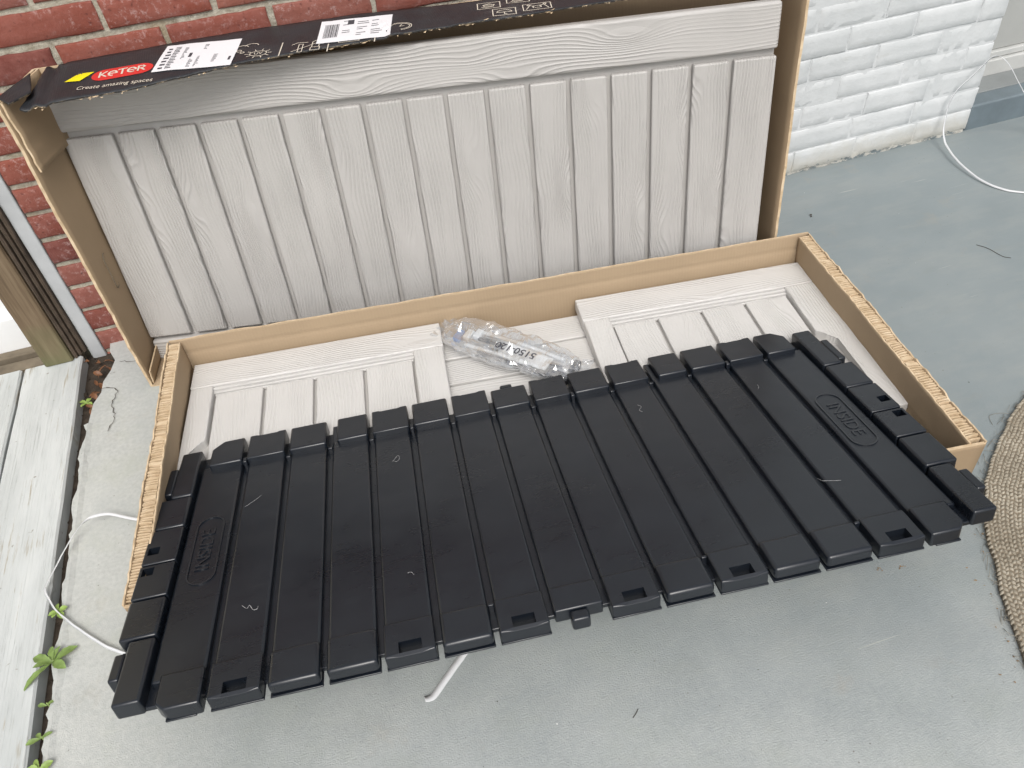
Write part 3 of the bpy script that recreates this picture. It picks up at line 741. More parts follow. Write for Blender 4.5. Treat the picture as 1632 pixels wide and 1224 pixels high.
# ------------------------------------------------------------------ lid standing in that carton
ML = Matrix(((.9769,.0259,-.2121,-.4997), (-.2136,.1178,-.9698,1.6759), (-.0001,.9927,.1206,.062), (0,0,0,1)))
lid = tag(empty('resin_lid', ML), 'tall light grey wood-look resin panel standing in leaning carton', 'panel')
mobj('backing', bm_box(.002, 1.498, -.060, .600, -.030, -.0150, .002), M_RESIN, lid)
mobj('top_rail', bm_box(0, 1.5, .511, .604, -.028, .002, .007, 3), M_LIDH, lid)
mobj('bottom_rail', bm_box(0, 1.5, -.061, -.006, -.028, .002, .006, 3), M_LIDH, lid)
def plank_me(w_, h_, d, bev, m):
    bm = bm_box(-w_/2, w_/2, -h_/2, h_, -d, 0, bev, 3); bm2 = bm
    for v in bm2.verts:
        if v.co.y > h_/2: v.co.y -= h_/2
    me = bpy.data.meshes.new('plank'); bm.to_mesh(me); bm.free(); me.materials.append(m); return me
edges = [0]+[.107+.0865*k for k in range(16)]+[1.5]
pm = {}
for a, b_ in zip(edges, edges[1:]):
    g0 = 0 if a == 0 else .0048; g1 = 0 if b_ == 1.5 else .0048; w_ = round(b_-a-g0-g1, 4)
    if w_ not in pm:
        bm = bm_box(-w_/2, w_/2, -.2475, .2475, -.016, 0, .0042, 3); me = bpy.data.meshes.new('plank'); bm.to_mesh(me); bm.free(); me.materials.append(M_LIDV); pm[w_] = me
    o = bpy.data.objects.new('plank', pm[w_]); link(o, lid); o.location = ((a+g0+b_-g1)/2, .250, random.uniform(-.0004,.0004))

# ------------------------------------------------------------------ tray half of the carton on the floor
H = .145
TBL, TBR, TFR, TFL = Vector((-.425,1.528,0)), Vector((1.081,1.322,0)), Vector((.994,.641,0)), Vector((-.491,.848,0))
tr = tag(empty('carton_tray'), 'shallow kraft carton half lying open on the porch floor', 'carton')
up = Vector((0, 0, H)); e0 = Vector((0, 0, .002))
multi('floor_sheet', sheet(TFL+e0, TFR+e0, TBR+e0, TBL+e0, .003, 10, 6, .0004, 20), (M_KP, M_BLKB, M_CUT), tr)
dvb = (TFL-TBL).normalized()
multi('back_wall', sheet(TBL+dvb*.004+e0, TBR+dvb*.004+e0, TBR+up-dvb*.004, TBL+up-dvb*.004, .004, 110, 26, .0026, 21, crease=((.72,.0022,.022),), edge=.0034), (M_KX, M_BLKB, M_CUT), tr)
multi('front_wall', sheet(TFR+e0, TFL+e0, TFL+up*.97, TFR+up*.97, .006, 70, 16, .0022, 22, edge=.0015), (M_KX, M_KP, M_CUT), tr)
def side_wall(A, B_, inward, seed, name):
    iw = Vector(inward)
    ab = (B_-A).normalized()
    multi(name, sheet(A+e0, B_+e0, B_+up, A+up, .003, 90, 14, .0042, seed, edge=.0045, freq=7), (M_KP, M_KP, M_CUT), tr)
    C_, D_ = A+iw*.026+ab*.004, B_+iw*.026-ab*.004
    multi('inner_wall', sheet(C_+e0-iw*.004, D_+e0-iw*.004, D_+up*.985, C_+up*.985, .003, 90, 18, .0040, seed+1, crease=((.45,.0026,.02),), edge=.0036, freq=6), (M_KY, M_KP, M_CUT), tr)
    # crushed fluting showing between the two liners
    bm = bmesh.new(); L = (B_-A).length; s = .006; rnd = random.Random(seed); rows = []; k = 0
    while s < L-.012:
        sk = .0022*noise.noise((s*22, seed, 0))+rnd.uniform(-.0009, .0009); zz = H-.001-rnd.choice([0, 0, .001, .003]); cw = rnd.choice([.0024,.003,.0034,.0034,.009 if rnd.random() < .25 else .003])
        for ds, z_ in ((0, zz), (cw, zz), (cw+.0007, H-.020), (cw+.0024, H-.020)):
            rows.append([bm.verts.new(A+ab*(s+ds+sk*(t-.5)*2)+iw*(.0015+.0235*t)+Vector((0, 0, z_-.0012*abs(t-.5)*2))) for t in (0, .33, .66, 1)])
        s += cw+.0031
    for a, b_ in zip(rows, rows[1:]):
        for j in range(3): bm.faces.new((a[j], b_[j], b_[j+1], a[j+1]))
    bmesh.ops.recalc_face_normals(bm, faces=bm.faces)
    tag(mobj('crushed_fluting', bm, M_CUT, tr), kind='stuff')
side_wall(TFL, TBL, Vector((1,-.14,0)).normalized(), 30, 'left_wall')
side_wall(TBR, TFR, Vector((-1,.13,0)).normalized(), 40, 'right_wall')

# ------------------------------------------------------------------ pale panels inside the tray
def frameM(o, yaw): return Matrix.Translation(o) @ rotz(yaw)
def pale_panel(M, label, L, sl, sr, handle_right):
    root = tag(empty('side_panel', M), label, 'panel', 'pale side panels in the tray')
    D = .50
    mobj('backing', bm_box(.003, L-.003, -D, -.003, -.032, -.0215, .001), M_RESIN, root)
    mobj('top_rail', bm_box(0, L, -.083, 0, -.030, 0, .0028), M_PANH, root)
    for k, (a, b_, z) in enumerate(((.0840,.091,-.0050), (.0922,.0985,-.0095), (.0998,.105,-.0130))):
        mobj('moulding', bm_box(sl-.006+.004*k, L-sr+.006-.004*k, -b_, -a, -.02, z, .0014), M_PANH, root)
    def stile(x0, x1, hand):
        if not hand: pts = [(x0,-D), (x1,-D), (x1,-.0835), (x0,-.0835)]
        elif x0 < L/2: pts = [(x0,-D), (x1-.036,-D), (x1-.036,-.285), (x1,-.25), (x1,-.0835), (x0,-.0835)]
        else: pts = [(x0+.036,-D), (x1,-D), (x1,-.0835), (x0,-.0835), (x0,-.25), (x0+.036,-.285)]
        mobj('stile', bm_prism(pts, -.030, -.0006, .0026), M_PANV, root)
    stile(0.0015, sl, not handle_right); stile(L-sr, L-.0015, handle_right)
    a, b_ = sl+.0015, L-sr-.0015; n_ = 4; w_ = (b_-a)/n_
    for k in range(n_):
        me = bm_box(-w_/2+.0036, w_/2-.0036, -D/2+.054, D/2-.054, -.014, 0, .0022, 2)
        mobj('plank', me, M_PANV, root, Matrix.Translation((a+w_*(k+.5), -D/2-.0525, -.0100)))
    return root
ZP = .077
pale_panel(frameM((-.392,1.512,ZP), R(-7.6)), 'pale grey panel at left end of tray, its corner notched for a handle', .575, .052, .070, False)
pale_panel(frameM((.503,1.388,ZP), R(-7.9)), 'pale grey panel at right end of tray, beside the hardware bag', .566, .062, .078, True)
lp = tag(empty('long_panel', frameM((-.385,1.505,.044), R(-7.75))), 'pale long panel with lengthwise boards seen under the hardware bag', 'panel')
mobj('backing', bm_box(.002, 1.438, -.60, -.014, -.030, -.014, .001), M_RESIN, lp)
for k in range(7): mobj('plank', bm_box(0, 1.44, -.0915-.085*k, -.0135-.085*k, -.02, 0, .0026), M_PANH, lp)

# ------------------------------------------------------------------ black floor panel
MB = Matrix.Translation((-.4752,.6358,.2044)) @ rotz(-.1086) @ Matrix.Rotation(-.188, 4, 'X')
bp = tag(empty('black_panel', MB), 'black slatted resin floor panel lying across the open tray', 'panel')
BL_, BW = 1.345, .589
UB = [.129+.0838*k for k in range(14)]
sl_ = [(.0435, UB[0]-.0055)]+[(UB[k]+.0055, UB[k+1]-.0055) for k in range(13)]+[(UB[13]+.0055, BL_-.0435)]
mobj('base_plate', bm_box(.012, BL_-.012, .004, BW-.002, -.030, -.0215, .002), M_BLK, bp)
def slotted(x0, x1, y0, y1, zt, zb, sx0, sx1, sy0, sy1, depth, lip):
    """block with a rectangular slot sunk in its top; front lip of the slot is lower"""
    bm = bmesh.new(); X = [x0, sx0, sx1, x1]; Y = [y0, sy0, sy1, y1]
    V = {(i, j): bm.verts.new((X[i], Y[j], zt)) for i in range(4) for j in range(4)}
    for i in range(3):
        for j in range(3):
            if (i, j) != (1, 1): bm.faces.new((V[i,j], V[i+1,j], V[i+1,j+1], V[i,j+1]))
    lo = {k: bm.verts.new((V[k].co.x, V[k].co.y, zt-depth)) for k in ((1,1),(2,1),(2,2),(1,2))}
    ring = [(1,1),(2,1),(2,2),(1,2)]
    bm.faces.new([lo[k] for k in ring])
    for a, b_ in zip(ring, ring[1:]+ring[:1]): bm.faces.new((V[b_], V[a], lo[a], lo[b_]))
    out = [(0,0),(1,0),(2,0),(3,0),(3,1),(3,2),(3,3),(2,3),(1,3),(0,3),(0,2),(0,1)]
    bt = [bm.verts.new((V[k].co.x, V[k].co.y, zb)) for k in out]
    for i in range(12): j = (i+1) % 12; bm.faces.new((V[out[j]], V[out[i]], bt[i], bt[j]))
    bm.faces.new(bt[::-1])
    bmesh.ops.recalc_face_normals(bm, faces=bm.faces)
    if lip:
        for k in ((1,0),(2,0)): V[k].co.z -= lip
    slot = set(lo.values())|{V[k] for k in ring}; ed = [e for e in bm.edges if len(e.link_faces) == 2 and e.calc_face_angle() > .5 and not (set(e.verts) & slot)]
    r = bmesh.ops.bevel(bm, geom=ed, offset=.0026, segments=2, profile=.5, affect='EDGES', clamp_overlap=True)
    for f in r['faces']: f.smooth = True
    return bm
SLF = {1, 4, 6, 8, 10, 13}; SLB = {1, 4, 6, 8, 10, 13}
ZSL, ZFT = -.0105, -.0045
for k, (a, b_) in enumerate(sl_):
    o = mobj('slat', bm_box(a, b_, .035, .541, -.026, ZSL+random.uniform(-.0006,.0006), .0046, 3), M_BLK, bp)
    fa, fb = a-.0005, b_+.0005
    if k == 0: fa = .060
    if k == 14: fb = BL_-.060
    ba, bb = fa, fb
    # front tabs
    if k in SLF:
        w_ = fb-fa; mobj('front_tab', slotted(fa, fb, -.019, .043, ZFT, -.032, fa+w_*.28, fb-w_*.26, -.0145, .005, .016, .005), M_BLKS, bp)
    elif k in (0, 14):
        c = .014; pts = [(fa+(c if k == 0 else 0),-.019), (fb-(c if k == 14 else 0),-.019)]
        if k == 14: pts += [(fb,-.019+c)]
        pts += [(fb,.043), (fa,.043)]
        if k == 0: pts += [(fa,-.019+c)]
        mobj('front_tab', bm_prism(pts, -.032, ZFT, .0036), M_BLKS, bp)
    elif k == 7:
        mobj('front_tab', bm_box(fa, fb, -.004, .043, -.030, ZFT, .0032), M_BLKS, bp)
        mobj('tongue', bm_box(fa+.022, fa+.050, -.024, -.0045, -.032, ZFT-.003, .0045, 3), M_BLKS, bp)
    else:
        mobj('front_tab', bm_box(fa, fb, -.019, .043, -.028, ZFT, .0062, 4), M_BLKS, bp)
    if k != 7: mobj('tab_flange', bm_box(fa-.001 if k not in (0,14) else fa+.010, fb+.001 if k not in (0,14) else fb-.010, -.0205, .030, -.0318, -.0285, .0012), M_BLK, bp)
    # rear tabs stand prouder
    if k in (3, 11): ba += .012; mobj('ledge', bm_box(ba-.012, ba-.0004, .532, .600, -.030, -.012, .002), M_BLK, bp)
    if k in SLB:
        w_ = bb-ba; yb = .606; pts = [(ba,.530), (bb,.530), (bb,yb), (bb-w_*.22,yb), (bb-w_*.24,yb-.007), (ba+w_*.24,yb-.007), (ba+w_*.22,yb), (ba,yb)]
        mobj('rear_tab', bm_prism(pts, -.030, .0015, .0026), M_BLK, bp)
    elif k in (0, 14):
        c = .022; pts = [(ba,.530), (bb,.530)]
        if k == 14: pts += [(bb,.606-c), (bb-c,.606), (ba,.606)]
        else: pts += [(bb,.606), (ba+c,.606), (ba,.606-c)]
        mobj('rear_tab', bm_prism(pts, -.030, .0015, .0034), M_BLK, bp)
    else:
        mobj('rear_tab', bm_box(ba, bb, .530, .606 if k != 7 else .598, -.030, .0015, .0042, 3), M_BLK, bp)
        if k == 7: mobj('tongue', bm_box(ba+.022, ba+.048, .5985, .614, -.028, -.001, .004), M_BLK, bp)
    # clip posts in some of the grooves
    if k in (0, 4, 8, 12) and k < 14: mobj('clip', bm_box(UB[k]-.0042, UB[k]+.0042, .527, .5415, -.03, -.003, .002), M_BLK, bp)
    elif k < 14: mobj('rib', bm_box(UB[k]-.0048, UB[k]+.0048, .527, .533, -.03, -.0125, .0015), M_BLK, bp)
    if k in (5, 9, 12): mobj('clip', bm_box(UB[k]-.0046, UB[k]+.0046, .036, .041, -.03, -.006, .0015), M_BLK, bp)
# end columns: six blocks each
VB = [0, .117, .200, .278, .365, .449, BW]
for side in (0, 1):
    def X(a, b_): return (a, b_) if side == 0 else (BL_-b_, BL_-a)
    for i, (v0, v1) in enumerate(zip(VB, VB[1:])):
        if side == 1: v0, v1 = BW-VB[6-i] if False else v0, v1
        v0g, v1g = v0+.0018, v1-.0018
        if i in (0, 5):
            x0, x1 = X(.0, .0405); mobj('end_block', bm_box(x0, x1, v0 if i == 0 else v0g, v1 if i == 5 else v1g, -.030, .0012, .0045, 3), M_BLKS if i == 0 else M_BLK, bp)
            x0, x1 = X(-.0175, -.0003); ya, yb = (.048, v1g-.018) if i == 0 else (v0g+.016, .545)
            mobj('end_lug', bm_box(x0, x1, ya, yb, -.030, -.0015, .004, 3), M_BLK, bp)
            x0, x1 = X(-.0175, -.0003); ya, yb = (v1g-.0175, v1g) if i == 0 else (v0g, v0g+.0155)
            mobj('clip_socket', bm_box(x0, x1, ya, yb, -.030, -.021, .0015), M_BLK, bp)
        elif i in (2, 3):
            x0, x1 = X(-.0175, .0405)
            sa, sb_ = X(-.0115, .008); ym = v1g-.026 if i == 2 else v0g+.010
            if i == 2: y0s, y1s = v1g-.024, v1g-.006
            else: y0s, y1s = v0g+.022, v0g+.040
            mobj('end_block', slotted(x0, x1, v0g, v1g, .0008, -.030, sa, sb_, y0s, y1s, .017, 0), M_BLK, bp)
        else:
            x0, x1 = X(-.0175, .0405)
            mobj('end_block', bm_box(x0, x1, v0g, v1g, -.030, .001, .0045, 3), M_BLK, bp)
# moulded word in an oblong frame on both end slats
M_WORD, _t, _b = mat('black_resin_polished', (.013,.016,.021), .26, .6)
def ring_mesh(outer, inner, z0, z1):
    n_ = len(outer); vv = [(x, y, z1) for x, y in outer]+[(x, y, z1) for x, y in inner]+[(x, y, z0) for x, y in outer]+[(x, y, z0) for x, y in inner]; ff = []
    for i in range(n_):
        j = (i+1) % n_; ff += [(i, j, n_+j, n_+i), (2*n_+i, 2*n_+j, j, i), (n_+i, n_+j, 3*n_+j, 3*n_+i)]
    return mesh('ring', vv, ff)
for cu, cv, a in ((.086,.300,R(90)), (BL_-.086,.289,R(-90))):
    Mx = Matrix.Translation((cu, cv, ZSL+.0002)) @ rotz(a)
    wd = mobj('moulded_word', text_mesh('INSIDE', .034, .0016, 1.02), M_WORD, bp, Mx)
    mobj('word_frame', ring_mesh(pill(.168,.050), pill(.168,.050,12,-.0055), -.001, .0019), M_WORD, wd)

# white plastic shavings lying on the black panel
M_SHAV, _t, _b = mat('white_shaving', (.42,.42,.42), .6)
def on_panel(u, v): return MB @ Vector((u, v, ZSL+.0012))
def curl(pts, r): return tube(spline([on_panel(*p[:2])+Vector((0,0,p[2])) for p in pts], 6), [r*.62*(.5+.8*abs(noise.noise((k*.37, r*9e3, 0)))) for k in range((len(pts)-1)*6+1)], 5)
def topl(px, py):
    v = FW+RT*((px-816)/FPX)-UP*((py-612)/FPX); nn = MB.to_3x3().col[2]; O = MB.translation+nn*ZSL
    P = CAM+v*((O-CAM).dot(nn)/v.dot(nn)); q = MB.inverted() @ P; return q.x, q.y
def shaving(pix, r, label, lifts):
    o = mobj('plastic_shaving', curl([(*topl(*p), l) for p, l in zip(pix, lifts)], r), M_SHAV); tag(o, label, 'shaving', 'white plastic shavings on the black panel')
shaving([(386,966),(394,971),(399,967),(404,973),(411,972),(412,967)], .0008, 'thick white curl of plastic low on the second black slat', [0,.001,.003,.001,.002,.001])
shaving([(391,808),(396,806),(402,801),(409,797),(417,790)], .0005, 'thin white thread high on the second black slat', [0,.001,0,.001,0])
shaving([(626,736),(630,732),(635,728),(637,733),(632,737),(628,735)], .0006, 'small white loop of plastic on the fifth black slat', [0,.001,.003,.002,.001,0])
shaving([(1302,763),(1310,768),(1325,768),(1340,767)], .0005, 'fine white thread near the right end of the black panel', [0,.002,.002,.001])
shaving([(1207,614),(1209,618),(1208,621)], .0006, 'tiny white fleck far right on the black panel', [0,.001,0])
shaving([(1016,646),(1022,650),(1019,655),(1024,657)], .0006, 'small white squiggle high on the middle of the black panel', [0,.002,.001,0])
shaving([(650,914),(656,913),(660,917)], .0006, 'short white scrap low on the fifth black slat', [0,.001,0])

# ------------------------------------------------------------------ bag of hardware
def film():
    m = bpy.data.materials.new('clear_crinkled_film'); m.use_nodes = True; t = m.node_tree; n = N(t)
    for k in list(t.nodes):
        if k.type == 'BSDF_PRINCIPLED': t.nodes.remove(k)
    out = t.nodes['Material Output']; g = n.geo()
    tr_ = n.new('ShaderNodeBsdfTransparent'); tr_.inputs[0].default_value = (.93,.94,.95,1)
    gl = n.new('ShaderNodeBsdfGlossy'); gl.inputs['Roughness'].default_value = .07; gl.inputs[0].default_value = (1,1,1,1)
    df = n.new('ShaderNodeBsdfDiffuse'); df.inputs[0].default_value = (.85,.87,.9,1)
    b = n.bump(n.noise(g, 38, 3, .55), .5, .006); n.lk(b, gl.inputs['Normal'])
    lw_ = n.new('ShaderNodeLayerWeight'); lw_.inputs[0].default_value = .42; n.lk(b, lw_.inputs['Normal'])
    mx = n.new('ShaderNodeMixShader'); n.lk(n.rng(lw_.outputs['Facing'], 0, 1, .15, .85), mx.inputs[0]); n.lk(tr_.outputs[0], mx.inputs[1]); n.lk(gl.outputs[0], mx.inputs[2])
    m2 = n.new('ShaderNodeMixShader'); m2.inputs[0].default_value = .09; n.lk(mx.outputs[0], m2.inputs[1]); n.lk(df.outputs[0], m2.inputs[2])
    n.lk(m2.outputs[0], out.inputs['Surface']); return m
M_FILM = film()
M_STEEL, _t, _b = mat('zinc_steel', (.62,.62,.63), .3, .5, 1)
M_BLUEP, _t, _b = mat('blue_plastic', (.10,.22,.50), .35)
M_DARKP, _t, _b = mat('dark_plastic', (.02,.022,.027), .35)
M_PAPER, _t, _b = mat('leaflet_paper', (.80,.80,.79), .7)
MG = Matrix.Translation((.306,1.283,.062)) @ rotz(R(-48))
bag = tag(empty('hardware_bag', MG), 'crumpled clear plastic bag of white fittings lying on the long panel', 'bag')
bm = bmesh.new(); nu, nv = 46, 24; V = {}
for i in range(nu+1):
    u = i/nu*2-1
    for j in range(nv):
        a = j/nv*2*math.pi
        wd = .052*(1-abs(u)**7)**.5*(1-.22*max(0, u)) + .007; ht = .0095*(1-abs(u)**5)+.002
        x = .172*u; y = wd*math.copysign(abs(math.cos(a))**.8, math.cos(a)); z = .014+ht*math.sin(a)
        p = Vector((x, y, z)); q = p*1.0
        rg = 1-abs(noise.noise((p.x*14+p.y*12, p.y*52-p.x*10, p.z*20)))*2; r2 = 1-abs(noise.noise((p.x*34+p.y*50, p.y*70, 7+p.z*40)))*2
        nrm = Vector((0, math.cos(a), math.sin(a)))
        p += nrm*(.0075*rg+.0045*r2-.005)*(.6+.9*abs(math.sin(a)))+Vector((0, math.copysign(1, math.cos(a))*abs(math.cos(a))*.009*noise.noise((u*5, math.copysign(3, math.cos(a)), 2)), 0))+Vector((.004*noise.noise(q*60), 0, 0))
        p.z = max(p.z, -.013); V[i, j] = bm.verts.new(p)
for i in range(nu):
    for j in range(nv): bm.faces.new((V[i,j], V[i+1,j], V[i+1,(j+1) % nv], V[i,(j+1) % nv]))
mobj('film', bm, M_FILM, bag)
# gathered end of the film
for s_, x0 in ((1,.165), (-1,-.165)):
    bm = bmesh.new(); rows = []
    for k in range(15):
        y = -.038+.076*k/14; rows.append([bm.verts.new((x0+s_*t, y*(1+.2*t/.03)+.003*noise.noise((k*.8, t*50, s_)), .010+.010*noise.noise((k*.9, s_*3, t*20))+.006*t/.03)) for t in (0, .012, .026+.008*noise.noise((k*.7, s_, 0)))])
    for a, b_ in zip(rows, rows[1:]):
        for q in range(2): bm.faces.new((a[q], a[q+1], b_[q+1], b_[q]))
    mobj('film_seam', bm, M_FILM, bag)
lf = mobj('leaflet', sheet((-.02,-.030,.012), (.105,-.028,.011), (.105,.014,.012), (-.02,.018,.014), .0008, 16, 8, .002, 50), None, bag); lf.data.materials.append(M_PAPER)
for k, (y, z, x0, x1, m) in enumerate(((.018,.002,-.12,.10,M_STEEL), (.030,.003,-.10,.125,M_WHITE), (-.004,.002,-.13,.09,M_STEEL), (.006,.004,-.09,.13,M_DARKP), (-.022,.002,-.11,.06,M_WHITE), (-.032,.001,-.07,.12,M_DARKP))):
    mobj('rod', tube([Vector((x0, y, z)), Vector((x0+.004, y, z)), Vector(((x0+x1)/2, y+.003, z+.001)), Vector((x1, y-.002, z))], [.003, .0048, .0048, .0045], 8), m, bag)
for k in range(3): mobj('screw_pack', bm_box(-.145+.02*k, -.128+.02*k, -.02+.012*k, .012+.010*k, -.004, .012, .003), M_BLUEP if k == 0 else M_WHITE, bag)
mobj('hinge', bm_box(.110, .162, -.036, -.012, -.006, .010, .003), M_DARKP, bag)
mobj('hinge', bm_box(.150, .166, -.006, .030, -.006, .016, .003), M_DARKP, bag)
tm = text_mesh('5150-120', .0265, 0, 1.0, 'CENTER', .0005); mobj('bag_print', tm, M_TXT, bag, Matrix.Translation((.026,-.016,.0315)) @ Matrix.Rotation(R(180), 4, 'Z') @ Matrix.Rotation(R(-3), 4, 'X'))

# ------------------------------------------------------------------ packing straps
def strap_mat():
    m, t, b = mat('white_strap', (.62,.63,.64), .35, .5); n = N(t); n.lk(n.bump(n.noise(n.coord('Object'), 300, 2), .2, .0008), b.inputs['Normal']); return m
M_STRAP = strap_mat()
def strap(label, pts, sides, wd=.0105):
    P = spline(pts, 10); n_ = len(P); S_ = []; P = [p+Vector((.0012*noise.noise((p.x*40, p.y*40, 1)), .0012*noise.noise((p.x*40, p.y*40, 7)), 0)) for p in P]
    for i in range(n_):
        t = i/(n_-1)*(len(sides)-1); k = min(int(t), len(sides)-2); S_.append(Vector(sides[k]).lerp(Vector(sides[k+1]), t-k))
    o = mobj('packing_strap', ribbon(list(zip(P, S_)), wd, .0007), M_STRAP); return tag(o, label, 'strap', 'white packing straps')
U = (0, 0, 1)
strap('white plastic strap bent in a loop over the deck gap', [(-.50,1.13,.012),(-.547,1.155,.018),(-.588,1.175,.026),(-.626,1.17,.030),(-.655,1.135,.026),(-.695,1.055,.014),(-.699,1.040,.012),(-.690,1.018,.011),(-.665,.974,.010),(-.605,.905,.009),(-.565,.866,.009),(-.50,.82,.008)],
      [(.3,.9,.3),(.3,.9,.5),(.9,.5,.4),(.9,.4,.5),(.8,.3,.8),(.5,.3,1),(.4,.5,.7),(.4,.5,.6)], .0060)
strap('white strap end sticking out from under black panel', [(.115,.735,.003),(.025,.657,.0025),(-.025,.615,.0025),(-.046,.598,.003),(-.056,.594,.005),(-.063,.594,.008)], [(.65,-.75,0),(.65,-.75,0),(.5,-.85,0),(.4,-.9,.1)], .0118)
strap('white strap looping up against white brick wall at right', [(2.0,1.32,.003),(1.92,1.385,.003),(1.856,1.429,.003),(1.819,1.462,.004),(1.793,1.528,.008),(1.799,1.638,.018),(1.832,1.735,.032),(1.846,1.767,.085),(1.852,1.770,.147),(1.905,1.765,.208),(1.938,1.755,.250),(1.962,1.725,.240),(2.045,1.700,.139),(2.13,1.66,.045),(2.24,1.58,.004)],
      [(.6,.8,.1),(.5,.8,.4),(.7,.2,.8),(1,.2,.2),(.9,.1,-.3),(.8,.1,-.5),(.4,.8,.5),(.5,.8,.3)], .0058)

# ------------------------------------------------------------------ weeds in the gap
def leaf_mat(name, rgb):
    m, t, b = mat(name, rgb, .5, .4); n = N(t); c = n.noise(n.geo(), 90, 3)
    n.lk(n.mix(n.rng(c, .3, .7), tuple(k*.75 for k in rgb), tuple(k*1.25 for k in rgb)), b.inputs['Base Color']); b.inputs['Subsurface Weight'].default_value = 0
    return m
M_LEAF = leaf_mat('weed_leaf', (.17,.25,.07)); M_LEAF2 = leaf_mat('young_weed_leaf', (.23,.33,.08)); M_STEM = leaf_mat('weed_stem', (.20,.27,.08)); M_DRY = leaf_mat('dry_leaf', (.17,.075,.035))
def leaf_bm(L, wd, droop, lobes, seed):
    bm = bmesh.new(); n_ = 12; rows = []
    for i in range(n_+1):
        t = i/n_; w_ = wd*(math.sin(math.pi*min(1, t*.94+.05))**.8)*(.55+.6*t if t < .75 else 1)
        w_ *= 1+(lobes*math.sin(t*26+seed)*(1-t*.5)); x = L*t; z = L*(.30*t-droop*t*t)
        cz = w_*.35+.001*noise.noise((t*6, seed, 0))
        rows.append([bm.verts.new((x, -w_, z+cz)), bm.verts.new((x, -w_*.5, z+cz*.35)), bm.verts.new((x, 0, z)), bm.verts.new((x, w_*.5, z+cz*.35)), bm.verts.new((x, w_*(1+.1*noise.noise((t*5, seed, 3))), z+cz))])
    for a, b_ in zip(rows, rows[1:]):
        for j in range(4): bm.faces.new((a[j], b_[j], b_[j+1], a[j+1])).smooth = True
    return bm
def weed(label, base, leaves, m, stem_h, seed):
    root = tag(empty('weed', Matrix.Translation(base)), label, 'weed', 'weeds growing in the deck gap'); rnd = random.Random(seed)
    st_ = mobj('stem', tube([Vector((0,0,-.045)), Vector((.002,.001,-.01)), Vector((.001,.003,stem_h))], [.0024,.002,.0012], 6), M_STEM, root)
    for (ang_, L, wd, dr_) in leaves:
        mobj('leaf', leaf_bm(L*.80, wd*.74, dr_, .14, rnd.uniform(0, 9)), m, root, Matrix.Translation((0, 0, stem_h-.004)) @ rotz(R(ang_)) @ Matrix.Rotation(R(rnd.uniform(-8,4)), 4, 'Y') @ Matrix.Rotation(R(rnd.uniform(-18,18)), 4, 'X'))
gx = -.679
weed('largest weed, spreading toothed leaves over the deck boards', (gx+.010,.880,0), [(218,.075,.011,.35),(150,.050,.013,.3),(95,.040,.010,.2),(25,.055,.013,.3),(-40,.040,.013,.4),(185,.040,.010,.25),(60,.036,.009,.2)], M_LEAF, .012, 1)
weed('small bright weed beside the bend of the left strap', (gx+.008,.985,0), [(100,.024,.009,.3),(190,.022,.009,.3),(10,.022,.009,.3),(-60,.026,.009,.4),(230,.018,.008,.3)], M_LEAF2, .012, 2)
weed('tiny two-leaved weed just below the largest weed', (gx+.006,.803,0), [(160,.020,.006,.3),(20,.018,.006,.3)], M_LEAF, .006, 3)
weed('low weed with two flat leaves between the others in the gap', (gx+.004,.745,0), [(190,.028,.008,.3),(10,.026,.006,.25),(120,.016,.006,.2)], M_LEAF, .008, 4)
weed('young weed cluster nearest the bottom of the picture', (gx+.010,.690,0), [(170,.030,.012,.3),(230,.026,.011,.4),(20,.028,.009,.3),(110,.026,.008,.2),(-50,.024,.010,.4),(150,.020,.009,.1)], M_LEAF2, .012, 5)
weed('small green sprout among dry leaves by the wooden post', (-.676,1.585,-.02), [(60,.022,.009,.2),(150,.024,.009,.3),(-30,.020,.008,.3),(220,.020,.009,.3)], M_LEAF2, .014, 6)
rnd = random.Random(21)
for k in range(16):
    o = mobj('dry_leaf', leaf_bm(rnd.uniform(.02,.038), rnd.uniform(.004,.008), rnd.uniform(.2,.9), .1, k), M_DRY, None,
             Matrix.Translation((rnd.uniform(-.690,-.628), rnd.uniform(1.57,1.75), rnd.uniform(-.018,.002))) @ rotz(rnd.uniform(0, 6.3)) @ Matrix.Rotation(rnd.uniform(-.5,.5), 4, 'X'))
    tag(o, 'dry brown leaf among the litter in the gap by the post', 'dry leaf', 'dry leaves in the gap by the post')

# ------------------------------------------------------------------ braided rug
def jute():
    m, t, b = mat('jute_yarn', (.4,.33,.24), .9, .15); n = N(t); g = n.geo()
    f = n.math('ADD', n.math('MULTIPLY', n.noise(g, 130, 3, .7), .6), n.math('MULTIPLY', n.noise(g, 9, 3), .4))
    n.lk(n.ramp(f, [(.3,(.19,.165,.125)), (.5,(.33,.295,.235)), (.7,(.48,.44,.36))]), b.inputs['Base Color'])
    n.lk(n.bump(n.noise(g, 900, 2), .5, .001), b.inputs['Normal']); return m
M_JUTE = jute()
RC, RR = Vector((1.575,.095,0)), .757
rug = tag(empty('braided_rug', Matrix.Translation(RC)), 'round beige braided jute rug with frayed edge at lower right', 'rug')
def edge_r(a): return 1+.010*noise.noise((math.cos(a)*5, math.sin(a)*5, 1))+.005*noise.noise((math.cos(a)*18, math.sin(a)*18, 1))
n_ = 180
